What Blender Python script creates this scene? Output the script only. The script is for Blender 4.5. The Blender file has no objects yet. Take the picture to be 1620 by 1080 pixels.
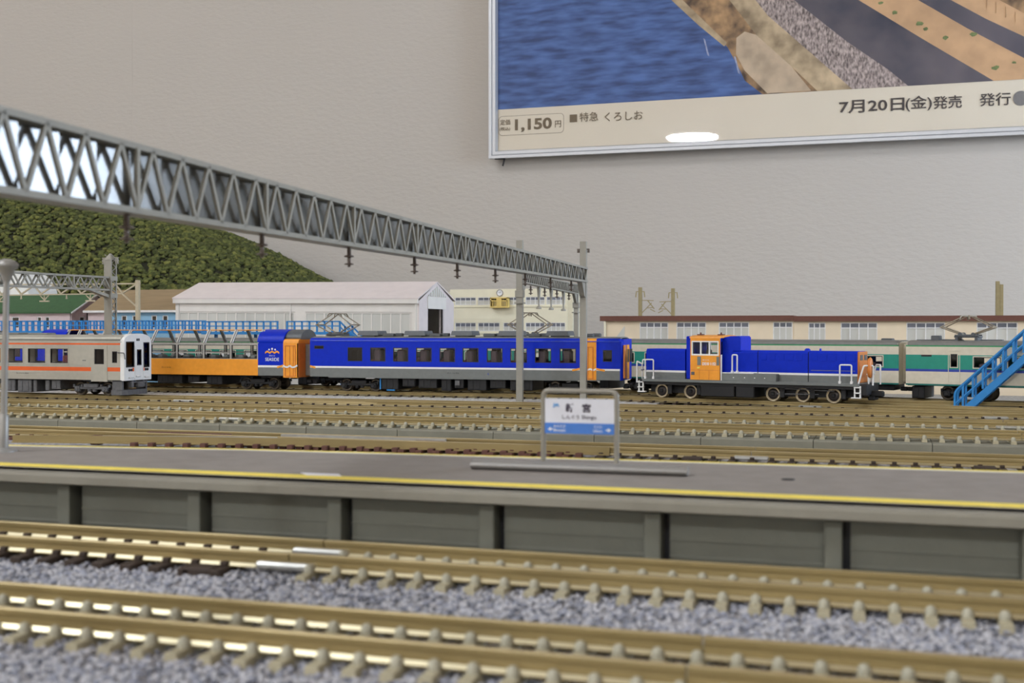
import bpy, math, random
import numpy as np
from mathutils import Vector, Matrix

# ------------------------------------------------------------------ units: the script works in millimetres (N gauge), S turns them into metres
S = .001
R = random.Random(7)
sc = bpy.context.scene
COL = sc.collection
PI = math.pi


def lin(c):
    def f(v):
        v /= 255.
        return v / 12.92 if v <= .04045 else ((v + .055) / 1.055) ** 2.4
    return tuple(f(v) for v in c)


# ------------------------------------------------------------------ camera
cd = bpy.data.cameras.new('camera')
cam = bpy.data.objects.new('camera', cd)
COL.objects.link(cam)
cam.location = (0, 0, 27.6 * S)
cam.rotation_euler = (PI / 2 - math.atan(20 / 1865.), 0, math.radians(17.3))
cd.sensor_width = 36
cd.lens = 1865 * 36 / 1620.
cd.clip_start = .002
cd.clip_end = 50
cd.dof.use_dof = True
cd.dof.focus_distance = .485
cd.dof.aperture_fstop = 66
sc.camera = cam

# ------------------------------------------------------------------ world, exposure
w = bpy.data.worlds.new('world')
sc.world = w
w.use_nodes = True
w.node_tree.nodes['Background'].inputs[0].default_value = (.62, .72, .95, 1)
w.node_tree.nodes['Background'].inputs[1].default_value = 2.0
sc.view_settings.view_transform = 'Standard'
sc.view_settings.look = 'None'
sc.view_settings.gamma = 1
sc.view_settings.use_curve_mapping = False
sc.view_settings.exposure = 1.5
LAMP = 34.0        # radiance of the round ceiling lamps
LAMP_NEAR = 5.0    # radiance of the large lamp above the layout
LAMP_FAR = 165.0   # radiance of the strong lamp at the far end of the room
LAMP_COL = (.96, 1.0, 1.05)
DAY = 2.6          # watts of daylight through the window
DAY_COL = (.72, .84, 1.0)
sc.cycles.max_bounces = 8
sc.cycles.diffuse_bounces = 4
sc.cycles.glossy_bounces = 4
sc.cycles.transparent_max_bounces = 24
sc.cycles.caustics_reflective = False
sc.cycles.caustics_refractive = False
sc.cycles.use_denoising = True
sc.cycles.sample_clamp_indirect = 6


# ------------------------------------------------------------------ materials
def mat(name, rgb, rough=.5, metal=0., var=.06, scale=600, bump=0., bscale=1500, spec=.5, stretch=None, rgb2=None, coat=0., det=3):
    m = bpy.data.materials.new(name)
    m.use_nodes = True
    n, l = m.node_tree.nodes, m.node_tree.links
    b = n['Principled BSDF']
    c = lin(rgb)
    tc = n.new('ShaderNodeTexCoord')
    src = tc.outputs['Object']
    if stretch:
        mp = n.new('ShaderNodeMapping')
        mp.inputs['Scale'].default_value = stretch
        l.new(src, mp.inputs['Vector'])
        src = mp.outputs['Vector']
    nz = n.new('ShaderNodeTexNoise')
    nz.inputs['Scale'].default_value = scale
    nz.inputs['Detail'].default_value = det
    l.new(src, nz.inputs['Vector'])
    rp = n.new('ShaderNodeValToRGB')
    rp.color_ramp.elements[0].position = .32
    rp.color_ramp.elements[1].position = .68
    c2 = lin(rgb2) if rgb2 else c
    rp.color_ramp.elements[0].color = tuple(min(1, v * (1 - var)) for v in c) + (1,)
    rp.color_ramp.elements[1].color = tuple(min(1, v * (1 + var)) for v in c2) + (1,)
    l.new(nz.outputs['Fac'], rp.inputs['Fac'])
    l.new(rp.outputs['Color'], b.inputs['Base Color'])
    b.inputs['Roughness'].default_value = rough
    b.inputs['Metallic'].default_value = metal
    b.inputs['Specular IOR Level'].default_value = spec
    if coat:
        b.inputs['Coat Weight'].default_value = coat
        b.inputs['Coat Roughness'].default_value = .15
    if bump:
        nb = n.new('ShaderNodeTexNoise')
        nb.inputs['Scale'].default_value = bscale
        nb.inputs['Detail'].default_value = 3
        l.new(src, nb.inputs['Vector'])
        bp = n.new('ShaderNodeBump')
        bp.inputs['Strength'].default_value = bump
        bp.inputs['Distance'].default_value = .0006
        l.new(nb.outputs['Fac'], bp.inputs['Height'])
        l.new(bp.outputs['Normal'], b.inputs['Normal'])
    return m


def glass(name, tint, refl=1.0, rough=.02):
    m = bpy.data.materials.new(name)
    m.use_nodes = True
    n, l = m.node_tree.nodes, m.node_tree.links
    n.remove(n['Principled BSDF'])
    out = n['Material Output']
    tr = n.new('ShaderNodeBsdfTransparent')
    tr.inputs['Color'].default_value = tuple(tint) + (1,)
    gl = n.new('ShaderNodeBsdfGlossy')
    gl.inputs['Roughness'].default_value = rough
    fr = n.new('ShaderNodeFresnel')
    fr.inputs['IOR'].default_value = 1.45
    mu = n.new('ShaderNodeMath')
    mu.operation = 'MULTIPLY'
    mu.inputs[1].default_value = refl
    ge = n.new('ShaderNodeNewGeometry')
    inv = n.new('ShaderNodeMath')
    inv.operation = 'SUBTRACT'
    inv.inputs[0].default_value = refl
    l.new(ge.outputs['Backfacing'], inv.inputs[1])
    inv.use_clamp = True
    l.new(inv.outputs[0], mu.inputs[1])
    l.new(fr.outputs[0], mu.inputs[0])
    mx = n.new('ShaderNodeMixShader')
    l.new(mu.outputs[0], mx.inputs[0])
    l.new(tr.outputs[0], mx.inputs[1])
    l.new(gl.outputs[0], mx.inputs[2])
    l.new(mx.outputs[0], out.inputs['Surface'])
    return m


def emit(name, rgb, strength):
    m = bpy.data.materials.new(name)
    m.use_nodes = True
    n, l = m.node_tree.nodes, m.node_tree.links
    n.remove(n['Principled BSDF'])
    e = n.new('ShaderNodeEmission')
    e.inputs[0].default_value = tuple(rgb) + (1,)
    e.inputs[1].default_value = strength
    l.new(e.outputs[0], n['Material Output'].inputs['Surface'])
    return m


M = dict(
    wallpaper=mat('wallpaper', (186, 180, 173), .8, var=.02, scale=6, bump=.7, bscale=300, spec=.2, stretch=(.55, 1, 1.25)),
    plaster=mat('plaster', (214, 208, 198), .85, var=.02, scale=3, bump=.2, bscale=200),
    floorwood=mat('floor_boards', (140, 110, 80), .5, var=.2, scale=8, stretch=(1, 6, 1)),
    lampbody=mat('lamp_body', (225, 225, 222), .4),
    lamp=emit('lamp_diffuser', LAMP_COL, LAMP),
    lamp_soft=emit('lamp_diffuser_soft', LAMP_COL, LAMP_NEAR),
    lamp_far=emit('lamp_diffuser_strong', LAMP_COL, LAMP_FAR),
    frame=mat('window_white', (225, 225, 225), .4),
    clear=glass('clear_glass', (.97, .98, .98)),
    board=mat('layout_board', (150, 147, 142), .9, var=.4, scale=800, bump=.8, bscale=1200, det=4),
    gravel=mat('gravel_grey', (158, 156, 160), .9, var=.55, scale=900, bump=1., bscale=1400, det=4),
    gravel_far=mat('gravel_pale', (204, 202, 198), .9, var=.35, scale=1100, bump=1., bscale=1500, det=4),
    stone_a=mat('stone_pale', (184, 183, 188), .85, var=.15, scale=2500),
    stone_b=mat('stone_blue_grey', (152, 154, 166), .85, var=.2, scale=2500),
    stone_c=mat('stone_dark', (108, 110, 120), .85, var=.25, scale=2500),
    railfoot=mat('rail_foot', (222, 212, 178), .28, .85, var=.06, scale=220, stretch=(.2, 1, 1)),
    rail=mat('rail_brass', (152, 134, 90), .5, .35, var=.12, scale=220, stretch=(.2, 1, 1), bump=.08),
    railtop=mat('rail_head', (186, 168, 126), .42, .6, var=.1, scale=220, stretch=(.2, 1, 1)),
    joiner=mat('rail_joiner', (205, 205, 200), .35, .8, var=.06),
    conc_tie=mat('concrete_tie', (176, 168, 142), .75, var=.1, scale=900),
    clip=mat('rail_clip', (168, 164, 146), .6, var=.08),
    wood_tie=mat('dark_tie', (58, 46, 38), .75, var=.2, scale=900),
    red_tie=mat('red_brown_tie', (92, 58, 48), .75, var=.15, scale=900),
    slab=mat('slab_grey', (128, 126, 112), .75, var=.06, scale=300),
    deck=mat('platform_deck', (136, 129, 123), .8, var=.07, scale=260, bump=.15),
    platwall=mat('platform_wall', (114, 115, 104), .6, var=.07, scale=200, bump=.1),
    nosing=mat('platform_nosing', (138, 134, 122), .6, var=.05, scale=300),
    yellow=mat('yellow_stripe', (236, 214, 92), .7, var=.05),
    whiteline=mat('white_line', (222, 218, 205), .7, var=.04),
    signgrey=mat('sign_frame_grey', (142, 138, 128), .4, .2, var=.05),
    signwhite=mat('sign_white', (216, 218, 228), .4, var=.02),
    signblue=mat('sign_blue', (62, 118, 200), .4, var=.05),
    ink=mat('sign_ink', (52, 40, 62), .6),
    logoblue=mat('logo_blue', (90, 160, 220), .5),
    printwhite=mat('print_white', (225, 228, 235), .5),
    paper=mat('paper', (228, 228, 236), .7, var=.08, scale=500),
    gantry=mat('gantry_grey', (146, 143, 133), .42, var=.05, scale=300),
    gantryweb=mat('gantry_web', (104, 104, 100), .13, var=.06, scale=300, spec=.7),
    beige=mat('beige_plastic', (182, 170, 144), .55, var=.05),
    polebeige=mat('pole_olive', (150, 138, 100), .6, var=.06),
    insul=mat('insulator_brown', (96, 84, 76), .4, var=.08),
    signbase=mat('sign_base_grey', (148, 146, 143), .35, .3, var=.04),
    lamppost=mat('lamp_post_grey', (150, 148, 144), .4, .2, var=.05),
    bluewalk=mat('walkway_blue', (38, 128, 196), .45, var=.06),
    tblue=mat('train_blue', (4, 42, 186), .42, var=.05, spec=.2),
    torange=mat('train_orange', (238, 156, 46), .45, var=.04),
    torange_end=mat('train_orange_end', (208, 124, 52), .45, var=.08),
    tgrey=mat('train_grey', (112, 116, 114), .5, var=.05),
    roofgrey=mat('roof_grey', (120, 120, 116), .55, var=.06),
    acgrey=mat('unit_grey', (84, 88, 92), .5, var=.06),
    twhite=mat('train_white', (232, 232, 230), .35, var=.02, coat=.2),
    black=mat('underframe_black', (17, 17, 20), .6, var=.2, scale=900),
    ugrey=mat('underframe_grey', (92, 92, 94), .5, var=.15, scale=900),
    rim=mat('wheel_rim', (190, 178, 152), .3, .85, var=.05),
    wheel=mat('wheel_dark', (52, 46, 44), .45, .3, var=.1),
    blackglass=glass('black_glass', (.07, .07, .09), .4),
    glossblue=mat('gutter_blue', (30, 70, 200), .25, spec=.8),
    cabgrey=mat('cab_interior', (168, 162, 138), .7, var=.08),
    rim_dark=mat('wheel_rim_dark', (96, 88, 76), .4, .6, var=.1),
    framegrey=mat('window_frame_grey', (176, 174, 168), .4, .3),
    seat=mat('seat_dark', (72, 58, 62), .8, var=.1),
    seatred=mat('seat_red', (96, 38, 40), .8, var=.1),
    gasket=mat('gasket', (30, 30, 34), .5),
    tint=glass('tinted_glass', (.975, .98, .985), .8),
    darkglass=glass('dark_glass', (.30, .27, .30), 1.0),
    skylight=glass('skylight_glass', (.985, .985, .98), .4),
    silver=mat('railcar_silver', (178, 174, 162), .42, .25, var=.04),
    stripe=mat('railcar_orange', (226, 96, 34), .45, var=.04),
    cream=mat('train_cream', (214, 206, 186), .45, var=.04),
    teal=mat('train_teal', (30, 142, 122), .45, var=.04),
    tdkteal=mat('train_dark_teal', (20, 108, 98), .5),
    tgreen=mat('train_green_line', (60, 148, 96), .5),
    cblue=mat('train_blue_line', (44, 66, 160), .5),
    panto=mat('pantograph_metal', (150, 140, 122), .35, .6, var=.06),
    shedwhite=mat('shed_white', (222, 218, 212), .75, var=.03, scale=160, bump=.06),
    shedlilac=mat('shed_lilac', (216, 206, 204), .75, var=.03, scale=160),
    frost=mat('frosted_pane', (198, 198, 192), .55, var=.08, scale=60, stretch=(1, 1, .4)),
    dark_in=mat('dark_interior', (72, 64, 54), .8),
    school=mat('school_cream', (226, 221, 198), .8, var=.03, scale=120),
    schoolshade=mat('school_shade', (214, 208, 184), .8, var=.03),  # the school cream, darkened to paint in side-wall shading
    balcony=mat('balcony_yellow', (216, 188, 108), .6, var=.04),
    pane=mat('slate_pane', (104, 108, 120), .3, var=.15, scale=90),
    lbwall=mat('hall_beige', (226, 210, 184), .8, var=.03, scale=120),
    brownroof=mat('fascia_brown', (104, 64, 52), .7, var=.06),
    greenroof=mat('green_roof', (58, 92, 58), .8, var=.1, scale=300, bump=.2),
    tanroof=mat('tan_roof', (146, 126, 96), .8, var=.1, scale=160, stretch=(.3, 1, 3), bump=.2),
    pinkwall=mat('pink_wall', (206, 188, 190), .8, var=.03),
    bluewall=mat('pale_blue_wall', (140, 184, 214), .8, var=.03),
    hillbase=mat('hill_base', (34, 36, 18), .95, var=.3, scale=90),
    leaf_a=mat('foam_olive', (88, 94, 46), .95, var=.25, scale=260, bump=1., bscale=900),
    leaf_b=mat('foam_dark', (66, 72, 34), .95, var=.25, scale=260, bump=1., bscale=900),
    leaf_c=mat('foam_light', (106, 108, 54), .95, var=.25, scale=260, bump=1., bscale=900),
    alu=mat('poster_aluminium', (182, 184, 188), .42, .6, var=.02),
    posterpaper=mat('poster_paper', (222, 212, 194), .7, var=.015, scale=20),
    textbrown=mat('print_brown', (112, 98, 78), .7),
    textdark=mat('print_dark', (70, 64, 64), .7),
    dot=mat('print_grey', (120, 118, 118), .7),
    acrylic=glass('acrylic_cover', (.985, .985, .985), 1.0, .012),
    sea=mat('poster_sea', (40, 74, 132), .6, var=.3, scale=120, stretch=(.4, 1, 1.9), rgb2=(66, 98, 156), det=10),
    rock=mat('poster_rock', (96, 78, 68), .7, var=.5, scale=90, rgb2=(160, 128, 92), det=12),
    rockpale=mat('poster_pale_rock', (190, 170, 146), .7, var=.2, scale=80, det=8),
    slabpale=mat('poster_concrete', (160, 140, 112), .7, var=.35, scale=70, det=12, rgb2=(184, 164, 134)),
    cobble=mat('poster_cobble', (118, 106, 106), .7, var=.5, scale=420, rgb2=(164, 150, 146), det=4, stretch=(1.6, 1, .8)),
    darkwall=mat('poster_dark_wall', (64, 68, 88), .7, var=.3, scale=26, rgb2=(92, 86, 92), det=9),
    path=mat('poster_path', (196, 158, 120), .7, var=.16, scale=60, det=6),
    weed=mat('poster_weed', (104, 118, 72), .7, var=.4, scale=300),
    foamline=mat('poster_spray', (150, 160, 190), .7, var=.3, scale=300),
)


# ------------------------------------------------------------------ mesh builder
class MB:
    def __init__(self):
        self.v, self.f, self.m, self.s = [], [], [], []
        self.M = None

    def add(self, vs, fs, mi=0, smooth=False):
        b = len(self.v)
        if self.M is not None:
            vs = [tuple(self.M @ Vector(p)) for p in vs]
        self.v.extend(vs)
        for i, f in enumerate(fs):
            self.f.append(tuple(b + k for k in f))
            self.m.append(mi[i] if isinstance(mi, (list, tuple)) else mi)
            self.s.append(smooth)

    def mesh(self, name, mats):
        me = bpy.data.meshes.new(name)
        me.from_pydata([(x * S, y * S, z * S) for x, y, z in self.v], [], self.f)
        for k in (mats if isinstance(mats, (list, tuple)) else [mats]):
            me.materials.append(k)
        me.polygons.foreach_set('material_index', self.m)
        me.polygons.foreach_set('use_smooth', self.s)
        me.update()
        return me

    def build(self, name, mats, parent=None, loc=(0, 0, 0), rot=(0, 0, 0)):
        return inst(name, self.mesh(name, mats), parent, loc, rot)


def inst(name, me, parent=None, loc=(0, 0, 0), rot=(0, 0, 0)):
    o = bpy.data.objects.new(name, me)
    COL.objects.link(o)
    o.location = [c * S for c in loc]
    o.rotation_euler = rot
    if parent:
        o.parent = parent
    return o


def tag(o, label, cat, group=None, kind=None):
    o['label'] = label
    o['category'] = cat
    if group:
        o['group'] = group
    if kind:
        o['kind'] = kind
    return o


def thing(name, label, cat, loc=(0, 0, 0), rz=0., group=None, ry=0.):
    o = bpy.data.objects.new(name, None)
    COL.objects.link(o)
    o.empty_display_size = .005
    o.location = [c * S for c in loc]
    o.rotation_euler = (0, ry, rz)
    return tag(o, label, cat, group)


def copy_tree(o, parent=None):
    c = o.copy()
    COL.objects.link(c)
    c.parent = parent
    for ch in list(o.children):
        copy_tree(ch, c)
    return c


def box(mb, x0, x1, y0, y1, z0, z1, mi=0, c=0.):
    if c <= 0:
        vs = [(x, y, z) for z in (z0, z1) for y in (y0, y1) for x in (x0, x1)]
        mb.add(vs, [(0, 2, 3, 1), (4, 5, 7, 6), (0, 1, 5, 4), (2, 6, 7, 3), (0, 4, 6, 2), (1, 3, 7, 5)], mi)
        return
    cx, cy, cz = (x0 + x1) / 2, (y0 + y1) / 2, (z0 + z1) / 2
    hx, hy, hz = (x1 - x0) / 2, (y1 - y0) / 2, (z1 - z0) / 2
    c = min(c, hx * .9, hy * .9, hz * .9)
    vs, idx = [], {}
    for sx in (-1, 1):
        for sy in (-1, 1):
            for sz in (-1, 1):
                for ax in range(3):
                    d = [hx - c, hy - c, hz - c]
                    d[ax] += c
                    idx[(sx, sy, sz, ax)] = len(vs)
                    vs.append((cx + sx * d[0], cy + sy * d[1], cz + sz * d[2]))
    fs = []
    for ax in range(3):
        o1, o2 = [a for a in range(3) if a != ax]
        for s in (-1, 1):
            q = []
            for a, b in ((-1, -1), (1, -1), (1, 1), (-1, 1)):
                k = [0, 0, 0]
                k[ax], k[o1], k[o2] = s, a, b
                q.append(idx[(*k, ax)])
            fs.append(tuple(q))
        for a in (-1, 1):
            for b in (-1, 1):
                k0, k1 = [0, 0, 0], [0, 0, 0]
                k0[o1] = k1[o1] = a
                k0[o2] = k1[o2] = b
                k0[ax], k1[ax] = -1, 1
                fs.append((idx[(*k0, o1)], idx[(*k1, o1)], idx[(*k1, o2)], idx[(*k0, o2)]))
    for sx in (-1, 1):
        for sy in (-1, 1):
            for sz in (-1, 1):
                fs.append(tuple(idx[(sx, sy, sz, a)] for a in range(3)))
    cc = Vector((cx, cy, cz))
    out = []
    for f in fs:
        p = [Vector(vs[i]) for i in f]
        nn = (p[1] - p[0]).cross(p[2] - p[0])
        out.append(f if nn.dot(sum(p, Vector()) / len(p) - cc) > 0 else f[::-1])
    mb.add(vs, out, mi)


def frustum(mb, b, t, z0, z1, mi=0):
    """bottom rect b=(x0,x1,y0,y1), top rect t"""
    vs = [(x, y, z0) for y in b[2:] for x in b[:2]] + [(x, y, z1) for y in t[2:] for x in t[:2]]
    mb.add(vs, [(0, 2, 3, 1), (4, 5, 7, 6), (0, 1, 5, 4), (2, 6, 7, 3), (0, 4, 6, 2), (1, 3, 7, 5)], mi)


def prism(mb, prof, a0, a1, axis='x', mi=0, smooth=False, caps=True, closed=True):
    """extrude a profile; axis x: prof=(y,z); axis y: prof=(x,z); axis z: prof=(x,y)"""
    put = {'x': lambda a, p: (a, p[0], p[1]), 'y': lambda a, p: (p[0], a, p[1]), 'z': lambda a, p: (p[0], p[1], a)}[axis]
    n = len(prof)
    vs = [put(a0, p) for p in prof] + [put(a1, p) for p in prof]
    ar = sum(prof[i][0] * prof[(i + 1) % n][1] - prof[(i + 1) % n][0] * prof[i][1] for i in range(n))
    fl = (ar > 0) == (axis != 'y')
    fs = []
    for i in range(n if closed else n - 1):
        j = (i + 1) % n
        fs.append((i, j, n + j, n + i) if fl else (j, i, n + i, n + j))
    mb.add(vs, fs, mi, smooth)
    if caps:
        a, b = tuple(range(n)), tuple(range(n, 2 * n))
        mb.add(vs, [a[::-1] if fl else a, b if fl else b[::-1]], mi if not isinstance(mi, (list, tuple)) else mi[0])


def tube(mb, pts, r, n=8, mi=0, caps=True):
    P = [Vector(p) for p in pts]
    rr = r if isinstance(r, (list, tuple)) else [r] * len(P)
    vs, prev = [], None
    for i, p in enumerate(P):
        t = (P[min(i + 1, len(P) - 1)] - P[max(i - 1, 0)]).normalized()
        if prev is None:
            u = t.cross(Vector((0, 0, 1)))
            if u.length < 1e-3:
                u = t.cross(Vector((1, 0, 0)))
        else:
            u = prev - t * prev.dot(t)
        u.normalize()
        prev = u
        v = t.cross(u)
        for k in range(n):
            a = 2 * PI * k / n
            vs.append(tuple(p + (u * math.cos(a) + v * math.sin(a)) * rr[i]))
    fs = []
    for i in range(len(P) - 1):
        for k in range(n):
            j = (k + 1) % n
            fs.append((i * n + k, i * n + j, (i + 1) * n + j, (i + 1) * n + k))
    mb.add(vs, fs, mi, True)
    if caps:
        e = (len(P) - 1) * n
        mb.add(vs, [tuple(range(n))[::-1], tuple(e + k for k in range(n))], mi)


def bar(mb, p0, p1, w, h, mi=0, up=(0, 0, 1)):
    """square bar from p0 to p1: w across, h along up"""
    a, b = Vector(p0), Vector(p1)
    t = (b - a).normalized()
    u = t.cross(Vector(up))
    if u.length < 1e-4:
        u = t.cross(Vector((1, 0, 0)))
    u.normalize()
    v = u.cross(t)
    vs = []
    for p in (a, b):
        for su, sv in ((-1, -1), (1, -1), (1, 1), (-1, 1)):
            vs.append(tuple(p + u * su * w / 2 + v * sv * h / 2))
    mb.add(vs, [(0, 1, 2, 3), (7, 6, 5, 4), (0, 4, 5, 1), (1, 5, 6, 2), (2, 6, 7, 3), (3, 7, 4, 0)], mi)


def lathe(mb, prof, n=16, c=(0, 0, 0), axis='z', mi=0):
    """prof = (radius, height) from bottom to top"""
    vs = []
    for r, h in prof:
        for k in range(n):
            a = 2 * PI * k / n
            x, y = r * math.cos(a), r * math.sin(a)
            p = (x, y, h) if axis == 'z' else (x, -h, y) if axis == 'y' else (h, x, y)
            vs.append((c[0] + p[0], c[1] + p[1], c[2] + p[2]))
    fs = []
    for i in range(len(prof) - 1):
        for k in range(n):
            j = (k + 1) % n
            fs.append((i * n + k, i * n + j, (i + 1) * n + j, (i + 1) * n + k))
    mb.add(vs, fs, mi, True)
    e = (len(prof) - 1) * n
    mb.add(vs, [tuple(range(n))[::-1], tuple(e + k for k in range(n))], mi)


def fillet(pts, r, n=5):
    out = [pts[0]]
    for i in range(1, len(pts) - 1):
        p0, p, p1 = Vector(pts[i - 1]), Vector(pts[i]), Vector(pts[i + 1])
        a, b = p + (p0 - p).normalized() * r, p + (p1 - p).normalized() * r
        for k in range(n + 1):
            t = k / n
            out.append(tuple(a * (1 - t) ** 2 + p * 2 * t * (1 - t) + b * t * t))
    out.append(pts[-1])
    return out


def plate(mb, x0, x1, z0, z1, y0, y1, holes=(), col=0, xc=(), zc=()):
    """wall of thickness y0..y1 over x,z with rectangular holes; col is a material index or f(cx,cz)"""
    xs = sorted({x0, x1, *[a for h in holes for a in h[:2]], *xc})
    zs = sorted({z0, z1, *[a for h in holes for a in h[2:]], *zc})
    xs = [a for a in xs if x0 - 1e-6 <= a <= x1 + 1e-6]
    zs = [a for a in zs if z0 - 1e-6 <= a <= z1 + 1e-6]
    nx, nz = len(xs) - 1, len(zs) - 1

    def cell(i, k):
        if not (0 <= i < nx and 0 <= k < nz):
            return None
        cx, cz = (xs[i] + xs[i + 1]) / 2, (zs[k] + zs[k + 1]) / 2
        for h in holes:
            if h[0] < cx < h[1] and h[2] < cz < h[3]:
                return None
        return col(cx, cz) if callable(col) else col
    for i in range(nx):
        for k in range(nz):
            c = cell(i, k)
            if c is None:
                continue
            a, b, d, e = xs[i], xs[i + 1], zs[k], zs[k + 1]
            mb.add([(a, y0, d), (b, y0, d), (b, y0, e), (a, y0, e)], [(0, 1, 2, 3)], c)
            mb.add([(a, y1, d), (b, y1, d), (b, y1, e), (a, y1, e)], [(3, 2, 1, 0)], c)
            if cell(i - 1, k) is None:
                mb.add([(a, y0, d), (a, y1, d), (a, y1, e), (a, y0, e)], [(3, 2, 1, 0)], c)
            if cell(i + 1, k) is None:
                mb.add([(b, y0, d), (b, y1, d), (b, y1, e), (b, y0, e)], [(0, 1, 2, 3)], c)
            if cell(i, k - 1) is None:
                mb.add([(a, y0, d), (b, y0, d), (b, y1, d), (a, y1, d)], [(3, 2, 1, 0)], c)
            if cell(i, k + 1) is None:
                mb.add([(a, y0, e), (b, y0, e), (b, y1, e), (a, y1, e)], [(0, 1, 2, 3)], c)


def one(name, m, parent, fn, *a, **k):
    mb = MB()
    fn(mb, *a, **k)
    return mb.build(name, m, parent)


_txt = {}


def lettering(name, s, parent, x, y, z, m, width=None, height=None, bold=0., rot=(PI / 2, 0, 0), align='l'):
    """flat print: text turned into a mesh, fitted to a width or a height (mm), lower corner (or centre) at x,y,z"""
    cu = bpy.data.curves.new('t', 'FONT')
    cu.body = s
    cu.size = 1
    cu.offset = bold
    cu.resolution_u = 3
    o = bpy.data.objects.new('t', cu)
    COL.objects.link(o)
    dg = bpy.context.evaluated_depsgraph_get()
    dg.update()
    me = bpy.data.meshes.new_from_object(o.evaluated_get(dg))
    bpy.data.objects.remove(o)
    bpy.data.curves.remove(cu)
    co = np.empty(3 * len(me.vertices), dtype=np.float32)
    me.vertices.foreach_get('co', co)
    co = co.reshape(-1, 3)
    lo, hi = co.min(0), co.max(0)
    kx = width / (hi[0] - lo[0]) if width else height / (hi[1] - lo[1])
    kz = height / (hi[1] - lo[1]) if height else kx
    co[:, 0] = (co[:, 0] - (lo[0] if align == 'l' else (lo[0] + hi[0]) / 2)) * kx * S
    co[:, 1] = (co[:, 1] - lo[1]) * kz * S
    co[:, 2] = 0
    me.vertices.foreach_set('co', co.ravel())
    me.materials.clear()
    me.materials.append(m)
    me.update()
    return inst(name, me, parent, (x, y, z), rot)


def struct(name, mb, m):
    o = mb.build(name, m)
    o['kind'] = 'structure'
    return o


# ================================================================== THE ROOM
XL, XR, YF, YB, ZF, ZC = -2600, 640, -6600, 907, -950, 1200
mb = MB(); box(mb, XL - 60, XR + 60, YF - 60, YB + 60, ZF - 60, ZF); struct('floor', mb, M['floorwood'])
mb = MB(); box(mb, XL - 60, XR + 60, YF - 60, YB + 60, ZC, ZC + 60); struct('ceiling', mb, M['plaster'])
mb = MB(); box(mb, XL, XR, YB, YB + 60, ZF, ZC); wb = struct('wall_back', mb, M['plaster'])
seams = [XL, -1557, -637.3, 282, XR]
for a, b in zip(seams[:-1], seams[1:]):
    one('wallpaper_panel', M['wallpaper'], wb, box, a + .06, b - .06, YB - .5, YB + .2, ZF, ZC)
mb = MB(); box(mb, XL - 60, XL, YF, YB, ZF, ZC); struct('wall_left', mb, M['plaster'])
mb = MB(); box(mb, XL, XR, YF - 60, YF, ZF, ZC); struct('wall_front', mb, M['plaster'])
WIN = (380, 800, 60, 330)
mb = MB(); mb.M = Matrix.Rotation(PI / 2, 4, 'Z'); plate(mb, YF, YB, ZF, ZC, -XR - 60, -XR, holes=[WIN]); struct('wall_right', mb, M['plaster'])
mb = MB(); mb.M = Matrix.Rotation(PI / 2, 4, 'Z')
plate(mb, WIN[0], WIN[1], WIN[2], WIN[3], -XR - 40, -XR - 10, holes=[(WIN[0] + 22, 582, WIN[2] + 22, WIN[3] - 22), (598, WIN[1] - 22, WIN[2] + 22, WIN[3] - 22)])
win = struct('window_1', mb, M['frame'])
one('pane', M['clear'], win, box, XR + 23, XR + 25, WIN[0] + 22, WIN[1] - 22, WIN[2] + 22, WIN[3] - 22)
ld = bpy.data.lights.new('daylight', 'AREA')
ld.shape = 'RECTANGLE'; ld.size = .42; ld.size_y = .27
ld.energy = DAY; ld.color = DAY_COL
lo_ = bpy.data.objects.new('daylight', ld); COL.objects.link(lo_)
lo_.location = ((XR + 75) * S, (WIN[0] + WIN[1]) / 2 * S, (WIN[2] + WIN[3]) / 2 * S)
lo_.rotation_euler = (PI / 2, 0, PI / 2)


def ceiling_lamp(x, y, label, m='lamp', k=1.):
    t = thing('ceiling_lamp', label, 'lamp', (x, y, ZC), group='round ceiling lamps')
    mb = MB(); lathe(mb, [(165 * k, -14), (167 * k, -8), (167 * k, 0)], 40); mb.build('lamp_body', M['lampbody'], t)
    mb = MB(); lathe(mb, [(110 * k, -26), (140 * k, -23), (155 * k, -14), (155 * k, -13)], 40); mb.build('diffuser', M[m], t)


ceiling_lamp(-1083, -5346, 'round white ceiling lamp at the far end of the room, mirrored in the poster', 'lamp_far')
ceiling_lamp(-850, -430, 'large round white ceiling lamp almost above the camera', 'lamp_soft', 2.2)
ceiling_lamp(250, -1900, 'round white ceiling lamp close to the window wall')
ceiling_lamp(-2200, -1900, 'round white ceiling lamp close to the plain side wall opposite the window')


# ================================================================== THE LAYOUT TABLE AND ITS BALLAST
table = thing('layout_table', 'grey layout table top carrying every model track and building', 'table', (-200, 480, -6))
one('table_top', M['board'], table, box, -900, 830, -400, 424, -26, 0)
for x in (-860, 790):
    for y in (-380, 400):
        one('leg', M['board'], table, box, x - 20, x + 20, y - 20, y + 20, ZF + 6, -26)


def ribbon(mb, x0, x1, y0, y1, zt, zb=-6., sl=4., mi=0):
    prism(mb, [(y0 - sl, zb), (y1 + sl, zb), (y1, zt), (y0, zt)], x0, x1, 'x', mi)


RAILP = [(-1.15, -1.9), (1.15, -1.9), (1.15, -1.74), (.78, -1.42), (.28, -1.3), (.26, -.75), (.4, -.6), (.42, -.08), (.34, 0), (-.34, 0), (-.42, -.08), (-.4, -.6), (-.26, -.75), (-.28, -1.3), (-.78, -1.42), (-1.15, -1.74)]


def rail_mesh(x0, x1, name='rail'):
    mb = MB()
    n = len(RAILP)
    mis = [0] * n
    for i in (7, 8, 9):
        mis[i] = 1
    for i in (2, 14):
        mis[i] = 2
    prism(mb, RAILP, x0, x1, 'x', mis)
    return mb.mesh(name, [M['rail'], M['railtop'], M['railfoot']])


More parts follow.
